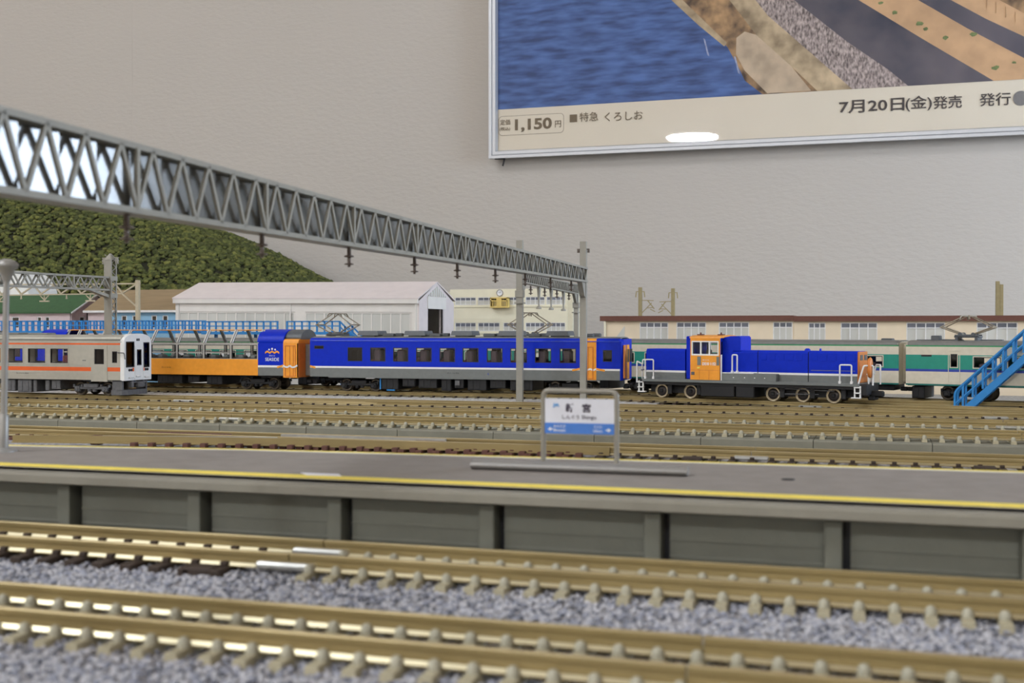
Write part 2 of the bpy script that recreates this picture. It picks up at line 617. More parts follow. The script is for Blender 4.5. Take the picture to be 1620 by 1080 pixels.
def tie_mesh(style):
    mb = MB()
    if style == 'concrete':
        prism(mb, [(-.75, -3.1), (.75, -3.1), (.6, -1.95), (-.6, -1.95)], -8.3, 8.3, 'y', 0)
        for s in (-1, 1):
            for d in (-1, 1):
                y = s * 4.75 + d * 1.25
                lathe(mb, [(.62, -1.97), (.6, -1.45), (.42, -1.1), (.15, -.98)], 8, (0, y, 0), 'z', 1)
        return mb.mesh('sleeper', [M['conc_tie'], M['clip']])
    k = M['wood_tie'] if style == 'wood' else M['red_tie']
    box(mb, -.85, .85, -8.8, 8.8, -3.0, -1.9, 0, .12)
    for s in (-1, 1):
        for d in (-1, 1):
            y = s * 4.75 + d * 1.1
            box(mb, -.5, .5, y - .45, y + .45, -1.9, -1.3, 0, .1)
    return mb.mesh('sleeper', k)


TIE = {k: tie_mesh(k) for k in ('concrete', 'wood', 'red')}


def add_ties(t, style, x0, x1, pitch, rng=True):
    x = x0
    while x <= x1:
        inst('sleeper', TIE[style], t, (x, 0, 0))
        x += pitch


def add_joiner(t, x0, x1, s):
    mb = MB()
    box(mb, x0, x1, s * 4.75 - 1.35, s * 4.75 + 1.35, -1.98, -1.05, 0, .3)
    mb.build('rail_joiner', M['joiner'], t)


def track(label, y, x0, x1, cuts=(), bed=None, bedmat='gravel', group=None, rz=0., ox=0.):
    """straight track: rails cut at the joints; x is measured from ox along the track"""
    t = thing('railway_track', label, 'track', (ox, y, 0), rz, group)
    ends = [x0, *cuts, x1]
    for s in (-1, 1):
        for a, b in zip(ends[:-1], ends[1:]):
            inst('rail', rail_mesh(a + .08, b - .08), t, (0, s * 4.75, 0))
    if bed:
        mb = MB(); ribbon(mb, x0, x1, bed[0], bed[1], -2.75); mb.build('roadbed', M[bedmat], t)
    return t


# track B: concrete ties, closest to the lens
tb = track('concrete-tie track with rounded rail clips, running lowest in the picture', 101.3, -190, 70, (-140, -15), None)
add_ties(tb, 'concrete', -172, 60, 3.56)
# track A: dark ties on one half, concrete ties on the other
ta = track('track along the platform foot, dark ties giving way to concrete ties', 135.0, -200, 75, (-69.2,), None)
add_ties(ta, 'wood', -198, -76, 4.15)
add_ties(ta, 'concrete', -66, 70, 3.56)
for s in (-1, 1):
    add_joiner(ta, -73.4, -65.4, s)
mb = MB(); box(mb, -82, -78, -8.8, 8.8, -3.0, -1.75, 0, .2); mb.build('joint_sleeper', M['wood_tie'], ta)

# gravel between and around the two front tracks: uncountable stones on a rough bed
gb = bpy.data.meshes.new('gravel')
gv, gf = [], []
NX, NY = 120, 60
rng = np.random.default_rng(3)
for j in range(NY + 1):
    for i in range(NX + 1):
        gv.append(((-240 + 330 * i / NX) * S, (20 + 126 * j / NY) * S, (-2.95 + .25 * rng.random()) * S))
for j in range(NY):
    for i in range(NX):
        a = j * (NX + 1) + i
        gf.append((a, a + 1, a + NX + 2, a + NX + 1))
gb.from_pydata(gv, [], gf)
gb.materials.append(M['gravel'])
g = bpy.data.objects.new('gravel', gb); COL.objects.link(g)
tag(g, 'grey-blue gravel ballast lying around the two front tracks', 'gravel', None, 'stuff')


def stone_field(name, label, x0, x1, y0, y1, z, n, r0, r1, parent=None, skip=()):
    """thousands of loose stones as one mesh of deformed icosahedra"""
    t = (1 + 5 ** .5) / 2
    iv = np.array([(-1, t, 0), (1, t, 0), (-1, -t, 0), (1, -t, 0), (0, -1, t), (0, 1, t), (0, -1, -t), (0, 1, -t), (t, 0, -1), (t, 0, 1), (-t, 0, -1), (-t, 0, 1)]) / 1.902
    fi = np.array([(0, 11, 5), (0, 5, 1), (0, 1, 7), (0, 7, 10), (0, 10, 11), (1, 5, 9), (5, 11, 4), (11, 10, 2), (10, 7, 6), (7, 1, 8), (3, 9, 4), (3, 4, 2), (3, 2, 6), (3, 6, 8), (3, 8, 9), (4, 9, 5), (2, 4, 11), (6, 2, 10), (8, 6, 7), (9, 8, 1)])
    g = np.random.default_rng(11)
    px, py = g.uniform(x0, x1, n), g.uniform(y0, y1, n)
    keep = np.ones(n, bool)
    for a, b in skip:
        keep &= ~((py > a) & (py < b))
    px, py = px[keep], py[keep]
    n = len(px)
    rad = g.uniform(r0, r1, n)
    v = iv[None] * (1 + g.uniform(-.3, .3, (n, 12, 1))) * rad[:, None, None] * np.array([1, 1, .8])
    a = g.uniform(0, 2 * PI, n)
    c, s = np.cos(a), np.sin(a)
    vx, vy = v[..., 0] * c[:, None] - v[..., 1] * s[:, None], v[..., 0] * s[:, None] + v[..., 1] * c[:, None]
    v = np.stack([vx + px[:, None], vy + py[:, None], v[..., 2] + z + g.uniform(-.1, .15, n)[:, None]], -1).reshape(-1, 3) * S
    f = (fi[None] + (np.arange(n) * 12)[:, None, None]).reshape(-1, 3)
    me = bpy.data.meshes.new(name)
    me.vertices.add(len(v)); me.vertices.foreach_set('co', v.astype(np.float32).ravel())
    me.loops.add(f.size); me.loops.foreach_set('vertex_index', f.astype(np.int32).ravel())
    me.polygons.add(len(f)); me.polygons.foreach_set('loop_start', np.arange(0, f.size, 3, dtype=np.int32))
    me.polygons.foreach_set('loop_total', np.full(len(f), 3, dtype=np.int32))
    for k in ('stone_a', 'stone_b', 'stone_c'):
        me.materials.append(M[k])
    me.polygons.foreach_set('material_index', np.repeat(g.choice([0, 0, 0, 1, 1, 2], n), 20).astype(np.int32))
    me.update()
    me.validate()
    o = bpy.data.objects.new(name, me); COL.objects.link(o)
    if parent:
        o.parent = parent
        o['kind'] = 'stuff'
    return o


o = stone_field('ballast_stones', '', -150, 45, 62, 146, -2.72, 42000, .18, .44, g)

# ---- the double track on its grey slab (tracks C and D), then the ones behind it
slab = thing('slab_roadbed', 'grey slab base with vertical edge joints under the two concrete-tie tracks behind the platform', 'roadbed', (0, 361, 0))
slabm = MB(); prism(slabm, [(-31.5, -6), (31.5, -6), (31.5, -2.75), (-31.2, -2.75), (-31.5, -3.1)], -15.15, 15.15, 'x')
slabm = slabm.mesh('slab_panel', M['slab'])
for k in range(-6, 14):
    inst('slab_panel', slabm, slab, (-261 + 30.5 * k + 15.25, 0, 0))
mb = MB(); box(mb, -446, 150, -32.6, -31.5, -6, -5.0); mb.build('slab_kerb', M['slab'], slab)
tc_ = track('concrete-tie track on the grey slab, the one of the pair closer to the platform', 342, -420, 130, (-200, 36))
add_ties(tc_, 'concrete', -418, 128, 4.43)
add_joiner(tc_, -204.3, -195.4, -1)
td_ = track('concrete-tie track on the far half of the grey slab', 381.5, -450, 130, (-203.5, 36))
add_ties(td_, 'concrete', -448, 128, 4.43)
add_joiner(td_, -207.5, -200, -1); add_joiner(td_, 33, 42, -1)
te = track('dark-tie track under the silver railcar', 421.2, -520, 130, (-268.5, 36), (-12, 11), 'gravel_far')
add_ties(te, 'wood', -518, 128, 4.96)
add_joiner(te, -273.4, -263.6, -1); add_joiner(te, 32.4, 40.4, -1)
mb = MB()
prism(mb, [(-215, -5.9), (-178, -4.85), (-178, -4.3), (-215, -5.2)], -1.4, -.4, 'z')
mb.build('switch_blade', M['railtop'], te)
tf = track('dark-tie track under the blue coaches, pale gravel beside it', 483, -640, 70, (-78,), (-40, 34), 'gravel_far')
add_ties(tf, 'wood', -638, -76, 5.1)
add_joiner(tf, -82, -74, -1)
mb = MB(); prism(mb, [(-41, -2.8), (-6.3, -2.8), (-6.3, -2.0), (-41, -2.35)], -640, -84, 'x'); mb.build('ballast_shoulder', M['gravel_far'], tf)
A15 = math.radians(-15)
tg = track('diverging track under the diesel locomotive', 466.44, -58, 130, (26,), (-11, 11), 'gravel_far', rz=A15, ox=-48.7)
add_ties(tg, 'wood', -48, 128, 5.1)
add_joiner(tg, 22, 31, -1)
th = track('far straight track under the cream and teal cars behind the blue coaches', 522.6, -640, -106, (), (-11, 11), 'gravel_far')
add_ties(th, 'wood', -400, -108, 5.1)
ti = track('diverging track under the cream and teal cars beside the blue staircase', 494.73, -118, 130, (), (-11, 11), 'gravel_far', rz=A15, ox=7.57)
add_ties(ti, 'wood', -112, 128, 5.1)

# ---- turnout track right behind the platform
tj = track('turnout track with red-brown ties and glinting point rails just behind the platform', 275, -330, 120, (-27.5,), (-22, 12), 'gravel')
add_ties(tj, 'red', -300, -66, 4.6)
add_ties(tj, 'wood', -62, 118, 4.35)
for s in (-1, 1):
    add_joiner(tj, -31.4, -23.5, s)
for x in (-40.5, 21.5):
    mb = MB(); box(mb, x - 2.2, x + 2.2, -8.8, 8.8, -3, -1.5, 0, .15); mb.build('joint_sleeper', M['wood_tie'], tj)
mb = MB()
bar(mb, (-192, -15.4, -.95), (-138, -2.6, -.95), .9, 1.8, 0)
mb.build('frog_rail', M['joiner'], tj)
mb = MB(); box(mb, -194.8, -192.2, -16.6, -14.6, -2.4, .05, 0, .15); mb.build('frog_heel', M['red_tie'], tj)
div = [(-60, -5.5), (-101, -5.9), (-130, -7.4), (-153, -9.4), (-176, -13.2), (-215, -21)]
mb = MB()
for p, q in zip(div[:-1], div[1:]):
    bar(mb, (p[0], p[1], -.95), (q[0], q[1], -.95), .85, 1.9, 0)
    bar(mb, (p[0], p[1], -1.75), (q[0], q[1], -1.75), 2.2, .3, 0)
mb.build('closure_rail', M['rail'], tj)
clipm = MB(); box(clipm, -.8, .8, -.9, .9, -2.6, -1.45, 0, .15); clipm = clipm.mesh('tie_end', M['red_tie'])
x = -182.
while x < -66:
    inst('tie_end', clipm, tj, (x, float(np.interp(x, [p[0] for p in div[::-1]], [p[1] for p in div[::-1]])) - 1.5, 0))
    x += 4.6
mb = MB(); bar(mb, (-150, 2.7, -.9), (-104, 3.0, -.9), .8, 1.7); mb.build('guard_rail', M['joiner'], tj)
mb = MB(); box(mb, -187, -162, -3.2, -1.8, -2.4, .12, 0, .15); mb.build('point_rod', M['red_tie'], tj)
mb = MB(); box(mb, -112, -104, 2.0, 3.6, -2.4, -.6, 0, .2); mb.build('frog_plate', M['red_tie'], tj)

# ================================================================== THE PLATFORM
pf = thing('station_platform', 'grey island platform with yellow edge stripes and a panelled side wall', 'platform', (0, 0, 0))
BACK = [(-230, 174), (-178, 175), (-150, 177.5), (-107, 183.6), (-76, 185.4), (-30, 187.6), (20, 189), (70, 190)]
prof = [(-230, 146.5), (70, 146.5)] + BACK[::-1]
mb = MB(); prism(mb, prof, 4.6, 6.5, 'z'); mb.build('deck', M['deck'], pf)
mb = MB(); prism(mb, [(143.3, 5.2), (143.3, 6.25), (143.8, 6.5), (149.2, 6.5), (149.2, 4.6), (146, 4.6), (145.4, 5.2)], -230, 70, 'x'); mb.build('nosing', M['nosing'], pf)
mb = MB(); box(mb, -230, 70, 150.2, 153.4, 6.5, 6.56); mb.build('edge_stripe', M['yellow'], pf)


def strip(mb, d0, d1, z0, z1):
    for (xa, ya), (xb, yb) in zip(BACK[:-1], BACK[1:]):
        vs = [(xa, ya - d0, z0), (xb, yb - d0, z0), (xb, yb - d1, z0), (xa, ya - d1, z0), (xa, ya - d0, z1), (xb, yb - d0, z1), (xb, yb - d1, z1), (xa, ya - d1, z1)]
        mb.add(vs, [(0, 1, 2, 3), (7, 6, 5, 4), (0, 4, 5, 1), (1, 5, 6, 2), (2, 6, 7, 3), (3, 7, 4, 0)])


one('back_stripe', M['yellow'], pf, strip, .2, 1.6, 6.5, 6.56)
one('white_line', M['whiteline'], pf, strip, 1.7, 2.5, 6.5, 6.56)
one('back_wall', M['platwall'], pf, strip, 1.2, 2.2, -5.9, 4.6)
panel = MB()
prism(panel, [(148.6, -5.9), (147.3, -5.9), (147.3, -1.1), (147.08, -1.08), (147.3, -.75), (147.3, 1.0), (147.08, 1.02), (147.3, 1.35), (147.3, 4.6), (148.6, 4.6)], .95, 19.95, 'x')
panel = panel.mesh('wall_panel', M['platwall'])
pillar = MB(); box(pillar, -2.05, 0, 145.6, 149, -5.9, 4.6, 0, .1)
pillar = pillar.mesh('pillar', M['platwall'])
for k in range(-5, 9):
    x = -113.4 + 21.85 * k
    inst('pillar', pillar, pf, (x, 0, 0))
    inst('wall_panel', panel, pf, (x, 0, 0))
    one('recess_shade', M['gasket'], pf, box, x, x + 1.2, 148.7, 149.2, -5.9, 4.6)  # near-black strip: shade of the gap beside each pillar, put in as colour

mb = MB(); prism(mb, [(-80.6, 155.0), (-74.6, 155.2), (-73.2, 153.2), (-78.6, 152.9)], 6.565, 6.62, 'z')
tag(mb.build('paper_slip', M['paper']), 'small white paper slip lying at the yellow platform stripe', 'paper')
mb = MB(); lathe(mb, [(.95, 0), (.95, .1), (.6, .14)], 16); o = mb.build('drain_cover', M['gasket'], None, (-12.1, 168.8, 6.5))
tag(o, 'small dark round drain cover on the platform deck', 'drain')

# ---- station sign on its long low base
sg = thing('station_sign', 'white and blue station name sign in a grey tube frame on a long base', 'sign', (-42.3, 168.4, 6.5), math.radians(1.2))
mb = MB()

cap = [(16.2 - 1.5 + 1.5 * math.cos(a), 1.5 * math.sin(a)) for a in [(-PI / 2 + PI * k / 8) for k in range(9)]] + [(-16.2 + 1.5 + 1.5 * math.cos(a), 1.5 * math.sin(a)) for a in [(PI / 2 + PI * k / 8) for k in range(9)]]
prism(mb, [(1.5 * math.cos(2 * PI * k / 20), .7 + .7 * math.sin(2 * PI * k / 20)) for k in range(20)], -16.2, 16.2, 'x', 0, True); mb.build('base', M['signbase'], sg)
mb = MB(); tube(mb, fillet([(-5.55, 1.2, .7), (-5.55, 1.2, 11.9), (5.55, 1.2, 11.9), (5.55, 1.2, .7)], 1.0), .4, 10); mb.build('tube_frame', M['signgrey'], sg)
mb = MB(); box(mb, -5.25, 5.25, .95, 1.45, 5.55, 10.75); mb.build('sign_panel', M['signwhite'], sg)
mb = MB(); box(mb, -5.25, 5.25, .91, .97, 5.55, 7.15); mb.build('blue_band', M['signblue'], sg)
for s, x, z, m_, wd, ht, b in (('新', -2.1, 8.75, 'ink', 1.3, 1.3, .03), ('宮', .45, 8.75, 'ink', 1.3, 1.3, .03), ('しんぐう', -2.6, 7.72, 'ink', 2.6, .62, .01), ('Shingu', .35, 7.62, 'ink', 2.2, .72, .01), ('JR', -4.1, 9.4, 'logoblue', 1.15, .62, .04),
                               ('みわさき', -3.9, 6.42, 'printwhite', 1.8, .45, .01), ('Miwasaki', -3.9, 5.85, 'printwhite', 1.8, .42, .01), ('うどの', 2.2, 6.42, 'printwhite', 1.2, .45, .01), ('Udono', 2.1, 5.85, 'printwhite', 1.4, .42, .01)):
    lettering('lettering', s, sg, x, .89, z, M[m_], wd, ht, b)
mb = MB()
for s in (-1, 1):
    x = s * 4.3
    mb.add([(x - s * .3, .89, 6.12), (x + s * .05, .89, 6.12), (x + s * .05, .89, 6.28), (x - s * .3, .89, 6.28)], [(0, 1, 2, 3) if s > 0 else (3, 2, 1, 0)])
    mb.add([(x + s * .02, .89, 5.9), (x + s * .5, .89, 6.2), (x + s * .02, .89, 6.5)], [(0, 1, 2) if s > 0 else (2, 1, 0)])
mb.build('arrow', M['printwhite'], sg)

# ---- platform lamp
pl = thing('platform_lamp', 'grey platform lamp post with a funnel-shaped head', 'lamp', (-143.7, 167.2, 6.5), ry=math.radians(1.8))
mb = MB(); lathe(mb, [(2.3, 0), (2.3, .35), (1.0, .7)], 20); mb.build('base', M['lamppost'], pl)
mb = MB(); lathe(mb, [(.88, .6), (.88, 6.0), (.6, 6.5)], 16); mb.build('lower_shaft', M['lamppost'], pl)
mb = MB(); lathe(mb, [(.58, 6.3), (.52, 29.5)], 14); mb.build('upper_shaft', M['lamppost'], pl)
mb = MB(); lathe(mb, [(.6, 29.3), (.85, 30.1), (1.25, 31.2), (1.75, 31.5), (1.85, 32.0)], 20); mb.build('funnel', M['lamppost'], pl)
mb = MB(); lathe(mb, [(1.9, 32.0), (1.88, 32.2), (1.3, 32.8), (.5, 33.1)], 20); mb.build('lamp_cap', M['lamppost'], pl)

# ================================================================== OVERHEAD GANTRIES


def insulator(parent, x, y, z):
    mb = MB()
    lathe(mb, [(.3, -3.9), (.3, -3.5), (.95, -3.4), (.95, -3.2), (.35, -3.1), (.35, -2.3), (.35, -2.0), (1.0, -1.9), (1.0, -1.65), (.4, -1.5), (.4, 0)], 10)
    return mb.build('insulator', M['insul'], parent, (x, y, z))


def girder(parent, L, z0a, z0b, z1, hw, bay, nv, first, web=True, mm='gantry', fl=.8):
    """box girder along +y of length L: bottom runs z0a -> z0b, zigzag braces on both faces"""
    zb = lambda y: z0a + (z0b - z0a) * y / L
    mb = MB(); bar(mb, (0, 0, z1 - fl / 2), (0, L, z1 - fl / 2), hw * 2, fl); mb.build('top_chord', M[mm], parent)
    mb = MB(); bar(mb, (0, 0, zb(0) + fl / 2), (0, L, zb(L) + fl / 2), hw * 2, fl); mb.build('bottom_chord', M[mm], parent)
    if web:
        mb = MB()
        a = hw * .35
        st_ = bay / nv / 2
        yy = first - bay
        while web == 'glare_facet' and yy < L:  # web plates tilted in a sawtooth, shaped to mirror the window as glare
            y0_, y1_ = max(0, yy), min(L, yy + st_ * 2)
            if y1_ - y0_ > .5:
                fm = MB()
                fm.add([(-.7 + 1.4 * (y0_ - yy) / st_ / 2, y0_, zb(y0_) + fl), (-.7 + 1.4 * (y1_ - yy) / st_ / 2, y1_, zb(y1_) + fl), (-.7 + 1.4 * (y1_ - yy) / st_ / 2, y1_, z1 - fl), (-.7 + 1.4 * (y0_ - yy) / st_ / 2, y0_, z1 - fl),
                        (-1.0, y0_, zb(y0_) + fl), (-1.0, y1_, zb(y1_) + fl), (-1.0, y1_, z1 - fl), (-1.0, y0_, z1 - fl)],
                       [(0, 1, 2, 3), (7, 6, 5, 4), (3, 2, 6, 7), (0, 4, 5, 1), (0, 3, 7, 4), (1, 5, 6, 2)])
                fm.build('web_plate', M['gantryweb'], parent)
            yy += st_ * 2
        if web == 'glare_facet':
            web = None
    if web:
        mb.add([(a, 0, zb(0) + fl), (a, L, zb(L) + fl), (a, L, z1 - fl), (a, 0, z1 - fl), (-a, 0, zb(0) + fl), (-a, L, zb(L) + fl), (-a, L, z1 - fl), (-a, 0, z1 - fl)],
               [(0, 1, 2, 3), (7, 6, 5, 4), (3, 2, 6, 7), (0, 4, 5, 1), (0, 3, 7, 4), (1, 5, 6, 2)])
        mb.build('web_plate', M['gantryweb'], parent)
    y = first
    step = bay / nv
    while y < L:
        for k in range(nv):
            for d in (0, 1):
                ya = y + (k + d * .5) * step
                yb_ = ya + step * .5
                if yb_ > L or ya < 0:
                    continue
                mb = MB()
                za, zc = (zb(ya) + fl * .6, z1 - fl * .6) if d == 0 else (z1 - fl * .6, zb(yb_) + fl * .6)
                for s in (-1, 1):
                    bar(mb, (s * (hw - .25), ya, za), (s * (hw - .25), yb_, zc), .62, .5, up=(1, 0, 0))
                mb.build('diagonal_brace', M[mm], parent)
        if 0 < y < L:
            mb = MB()
            for s in (-1, 1):
                bar(mb, (s * (hw - .2), y, zb(y) + fl * .6), (s * (hw - .2), y, z1 - fl * .6), .7, .6, up=(1, 0, 0))
            mb.build('upright', M[mm], parent)
        y += bay


# long gantry from beside the blue coach to the near side of the layout
gx, gy = -111.0, 461.5
ang = math.atan2(gy - 76, gx + 90.0)
Lg = math.hypot(gy - 76, gx + 90)
gt = thing('catenary_gantry', 'long grey lattice gantry beam reaching from close to the lens back to the blue coach', 'gantry', (-92.6, 76, 0), ang - PI / 2)
girder(gt, Lg, 42.3, 46.2, 52.2, 1.9, 38.3, 5, 20.5, web='glare_facet')
for y in (59, 99, 137.2, 177, 211, 249, 286, 324, 361, 382):
    insulator(gt, 0, y, 42.3 + (46.2 - 42.3) * y / Lg)
for y, top in ((0, 62.7), (Lg, 62.7)):
    mb = MB(); box(mb, -1.3, 1.3, y - 1.3, y + 1.3, -2.75, top, 0, .1); mb.build('pole', M['gantry'], gt)
    mb = MB()
    s = 1 if y == 0 else -1
    zb_ = 42.3 if y == 0 else 46.2
    prof = [(y + s * 1.2, zb_ + .4), (y + s * 10, zb_ + .4), (y + s * 7.8, zb_ - .6), (y + s * 3.4, zb_ - 5.4), (y + s * 1.2, zb_ - 6.2)]
    prism(mb, prof, -1.0, 1.0, 'x')
    mb.build('knee_bracket', M['gantry'], gt)
mb = MB()
bar(mb, (-2.6, Lg, 59.6), (2.4, Lg, 59.6), .5, .4)
for x in (-2.3, -1.9, 1.9, 2.2):
    lathe(mb, [(.25, 58.2), (.45, 58.5), (.25, 58.9), (.45, 59.2), (.2, 59.5)], 8, (x, Lg, 0))
mb.build('crossarm', M['insul'], gt)

# second gantry, from the pole in front of the blue coach to a pole behind the trains
px_, py_ = -139.6, 459
Lp = 133.5
ang = math.atan2(592 - py_, -149.6 - px_)
gp = thing('catenary_gantry', 'grey gantry spanning over the blue coach with hanging lamps below its beam', 'gantry', (px_, py_, 0), ang - PI / 2)
girder(gp, Lp, 46.4, 45.4, 50.6, 1.3, 33, 8, .5, mm='gantry', fl=.6)
mb = MB(); box(mb, -1.3, 1.3, -1.3, 1.3, -2.75, 63.6, 0, .1); mb.build('pole', M['gantry'], gp)
mb = MB(); box(mb, -1.15, 1.15, Lp - 1.2, Lp + 1.2, -6, 51, 0, .1); mb.build('pole', M['gantry'], gp)
for y, z in ((0, 42), (Lp, 40)):
    mb = MB(); box(mb, -1.7, 1.7, y - 1.7, y + 1.7, z - 1.6, z + 1.2, 0, .15); mb.build('pole_clamp', M['gantry'], gp)
    mb = MB(); lathe(mb, [(2.4, z - 4.2), (2.4, z - 3.7)], 14, (0, y, 0)); mb.build('collar', M['gantry'], gp)
    s = 1 if y == 0 else -1
    mb = MB(); prism(mb, [(y + s * 1.2, 50), (y + s * 6, 50), (y + s * 11, 46.2), (y + s * 9, 45.6), (y + s * 2.6, 40.8), (y + s * 1.2, 40.8)], -.7, .7, 'x'); mb.build('knee_bracket', M['gantry'], gp)
for y in (21, 51, 80, 112):
    o = insulator(gp, 0, y, 45.9)
for y in (38, 66, 97):
    mb = MB(); lathe(mb, [(1.15, -9.6), (1.25, -9.1), (.9, -8.6), (.4, -8.3), (.42, -6), (.95, 0)], 12)
    mb.build('hanging_lamp', M['gantry'], gp, (0, y, 45.9))

# lattice-pole gantry beside the railcar
lx, ly = -329.6, 452
Ll = 330.
gl_ = thing('catenary_gantry', 'grey gantry on a pointed lattice pole rising behind the silver railcar', 'gantry', (lx + .135 * -Ll + 0.0, ly - Ll, 0), math.atan2(Ll, .135 * Ll) - PI / 2)
Lq = math.hypot(Ll, .135 * Ll)
girder(gl_, Lq, 44.6, 44.6, 51.0, 1.5, 36, 5, -14, web=False)
mb = MB()
for a in (-1, 1):
    for b in (-1, 1):
        box(mb, a * 1.75 - .35, a * 1.75 + .35, Lq + b * 1.5 - .3, Lq + b * 1.5 + .3, -2.75, 58.6)
mb.build('pole', M['gantry'], gl_)
mb = MB(); box(mb, -1.7, 1.7, Lq - 1.75, Lq - 1.45, -2.75, 58.4); mb.build('pole_face', M['gantry'], gl_)
mb = MB()
frustum(mb, (-2.1, 2.1, Lq - 1.9, Lq + 1.9), (-.3, .3, Lq - .3, Lq + .3), 58.5, 61.4); mb.build('pole_cap', M['gantry'], gl_)
z = 0.
while z < 58:
    for d in (0, 1):
        mb = MB()
        bar(mb, (1.9, Lq - 1.3 + 2.6 * d, z + 1.9 * d), (1.9, Lq + 1.3 - 2.6 * d, z + 1.9 + 1.9 * d), .3, .45, up=(1, 0, 0))
        bar(mb, (-1.9, Lq - 1.3 + 2.6 * d, z + 1.9 * d), (-1.9, Lq + 1.3 - 2.6 * d, z + 1.9 + 1.9 * d), .3, .45, up=(1, 0, 0))
        mb.build('lattice_bar', M['gantry'], gl_)
    z += 3.8
mb = MB(); box(mb, -2.2, 2.2, Lq - 2.1, Lq + 2.1, 49.2, 51.2); box(mb, -2.2, 2.2, Lq - 2.1, Lq + 2.1, 41.4, 43.4); mb.build('gusset', M['gantry'], gl_)
mb = MB(); prism(mb, [(Lq - 14, 44.6), (Lq - 14, 45.6), (Lq - 1, 42.6), (Lq - 1, 41.2)], -1.3, 1.3, 'x'); mb.build('knee_bracket', M['gantry'], gl_)
mb = MB()
bar(mb, (-4.6, Lq, 59.4), (4.6, Lq, 59.4), .6, .4)
for x in (-4.2, -3.4, 3.4, 4.2):
    lathe(mb, [(.3, 56.6), (.6, 57.0), (.3, 57.5), (.6, 58.0), (.2, 59.3)], 8, (x, Lq, 0))
mb.build('crossarm', M['gantry'], gl_)

# beige gantry behind the trains
gb_ = thing('catenary_gantry', 'thin beige gantry with open bracing standing before the tan-roofed house', 'gantry', (-418.6, 600, 0))
mb = MB(); box(mb, -1.1, 1.1, -1.1, 1.1, -6, 56.4, 0, .1); mb.build('pole', M['beige'], gb_)
mb = MB(); bar(mb, (1.5, 0, 54.3), (-190, 0, 55.2), 1.2, .8); mb.build('top_chord', M['beige'], gb_)
mb = MB(); bar(mb, (-11, 0, 48.6), (-190, 0, 47.9), 1.2, .7); mb.build('bottom_chord', M['beige'], gb_)
mb = MB(); bar(mb, (-11, 0, 48.8), (-.8, 0, 40.8), 1.2, .9); mb.build('knee_bracket', M['beige'], gb_)
for k in range(12):
    x = -1 - k * 14.5
    for d in (0, 1):
        mb = MB()
        a = (x, 0, 54) if d == 0 else (x - 9.5, 0, 48.8)
        b = (x - 9.5, 0, 48.8) if d == 0 else (x - 14.5, 0, 54)
        bar(mb, a, b, .9, .8); mb.build('diagonal_brace', M['beige'], gb_)
for x in (-33, -66, -99):
    mb = MB(); bar(mb, (x, 0, 48.2), (x, 0, 44.2), .6, .6); bar(mb, (x - 3.2, 0, 48), (x, 0, 45), .5, .5); bar(mb, (x + 3.2, 0, 48), (x, 0, 45), .5, .5)
    box(mb, x - 3.4, x + 3.4, -.4, .4, 44.0, 44.8); mb.build('hanger', M['beige'], gb_)
for x in (-17, -50, -83):
    mb = MB(); lathe(mb, [(.3, 45.6), (.8, 46), (.4, 46.5), (.4, 48.2)], 8, (x, 0, 0)); mb.build('insulator', M['beige'], gb_)

# three poles by the wall
for i, (x, zt, sgn, lab) in enumerate(((-138.0, 52.7, 1, 'olive wire pole with its bracket pointing at the poster side, behind the hall roof'), (-118.1, 51.9, -1, 'olive wire pole with its bracket turned towards the first pole, behind the hall roof'), (62.6, 54.0, 0, 'olive wire pole without bracket behind the hall, above the second cream and teal car'))):
    t = thing('wire_pole', lab, 'pole', (x, 704, -6))
    mb = MB(); box(mb, -1.05, 1.05, -1.2, 1.2, 0, zt + 6, 0, .1)
    if not sgn:
        box(mb, 1.1, 2.9, -1.2, 1.2, 0, zt + 4.2, 0, .1)
    mb.build('mast', M['polebeige'], t)
    if sgn:
        mb = MB()
        bar(mb, (0, 0, zt - 1.8), (sgn * 8.2, 0, zt - 1.8 - .3), .6, .5)
        bar(mb, (0, 0, zt - 10.5), (sgn * 7, 0, zt - 3.4), .5, .5)
        bar(mb, (sgn * 4.5, 0, zt - 2), (sgn * 8.5, 0, zt - 7), .6, .6)
        bar(mb, (sgn * 4.5, 0, zt - 6.5), (sgn * 8.2, 0, zt - 6.2), .5, .5)
        bar(mb, (sgn * 6.0, 0, zt - 7.2), (sgn * 9, 0, zt - 8.7), .5, .5)
        for v in mb.v:
            pass
        mb.v = [(x_, y_, z_) for x_, y_, z_ in mb.v]
        mb.build('bracket', M['polebeige'], t)
        mb = MB()
        bar(mb, (-2.6, 0, zt + 3.4), (2.6, 0, zt + 3.4), .5, .5)
        for xx in (-2.4, 2.4):
            bar(mb, (xx, 0, zt + 3.4), (xx * 1.15, 0, zt), .6, .6)
        mb.build('crossarm', M['polebeige'], t)

# ================================================================== BUILDINGS
ZG = -6.0


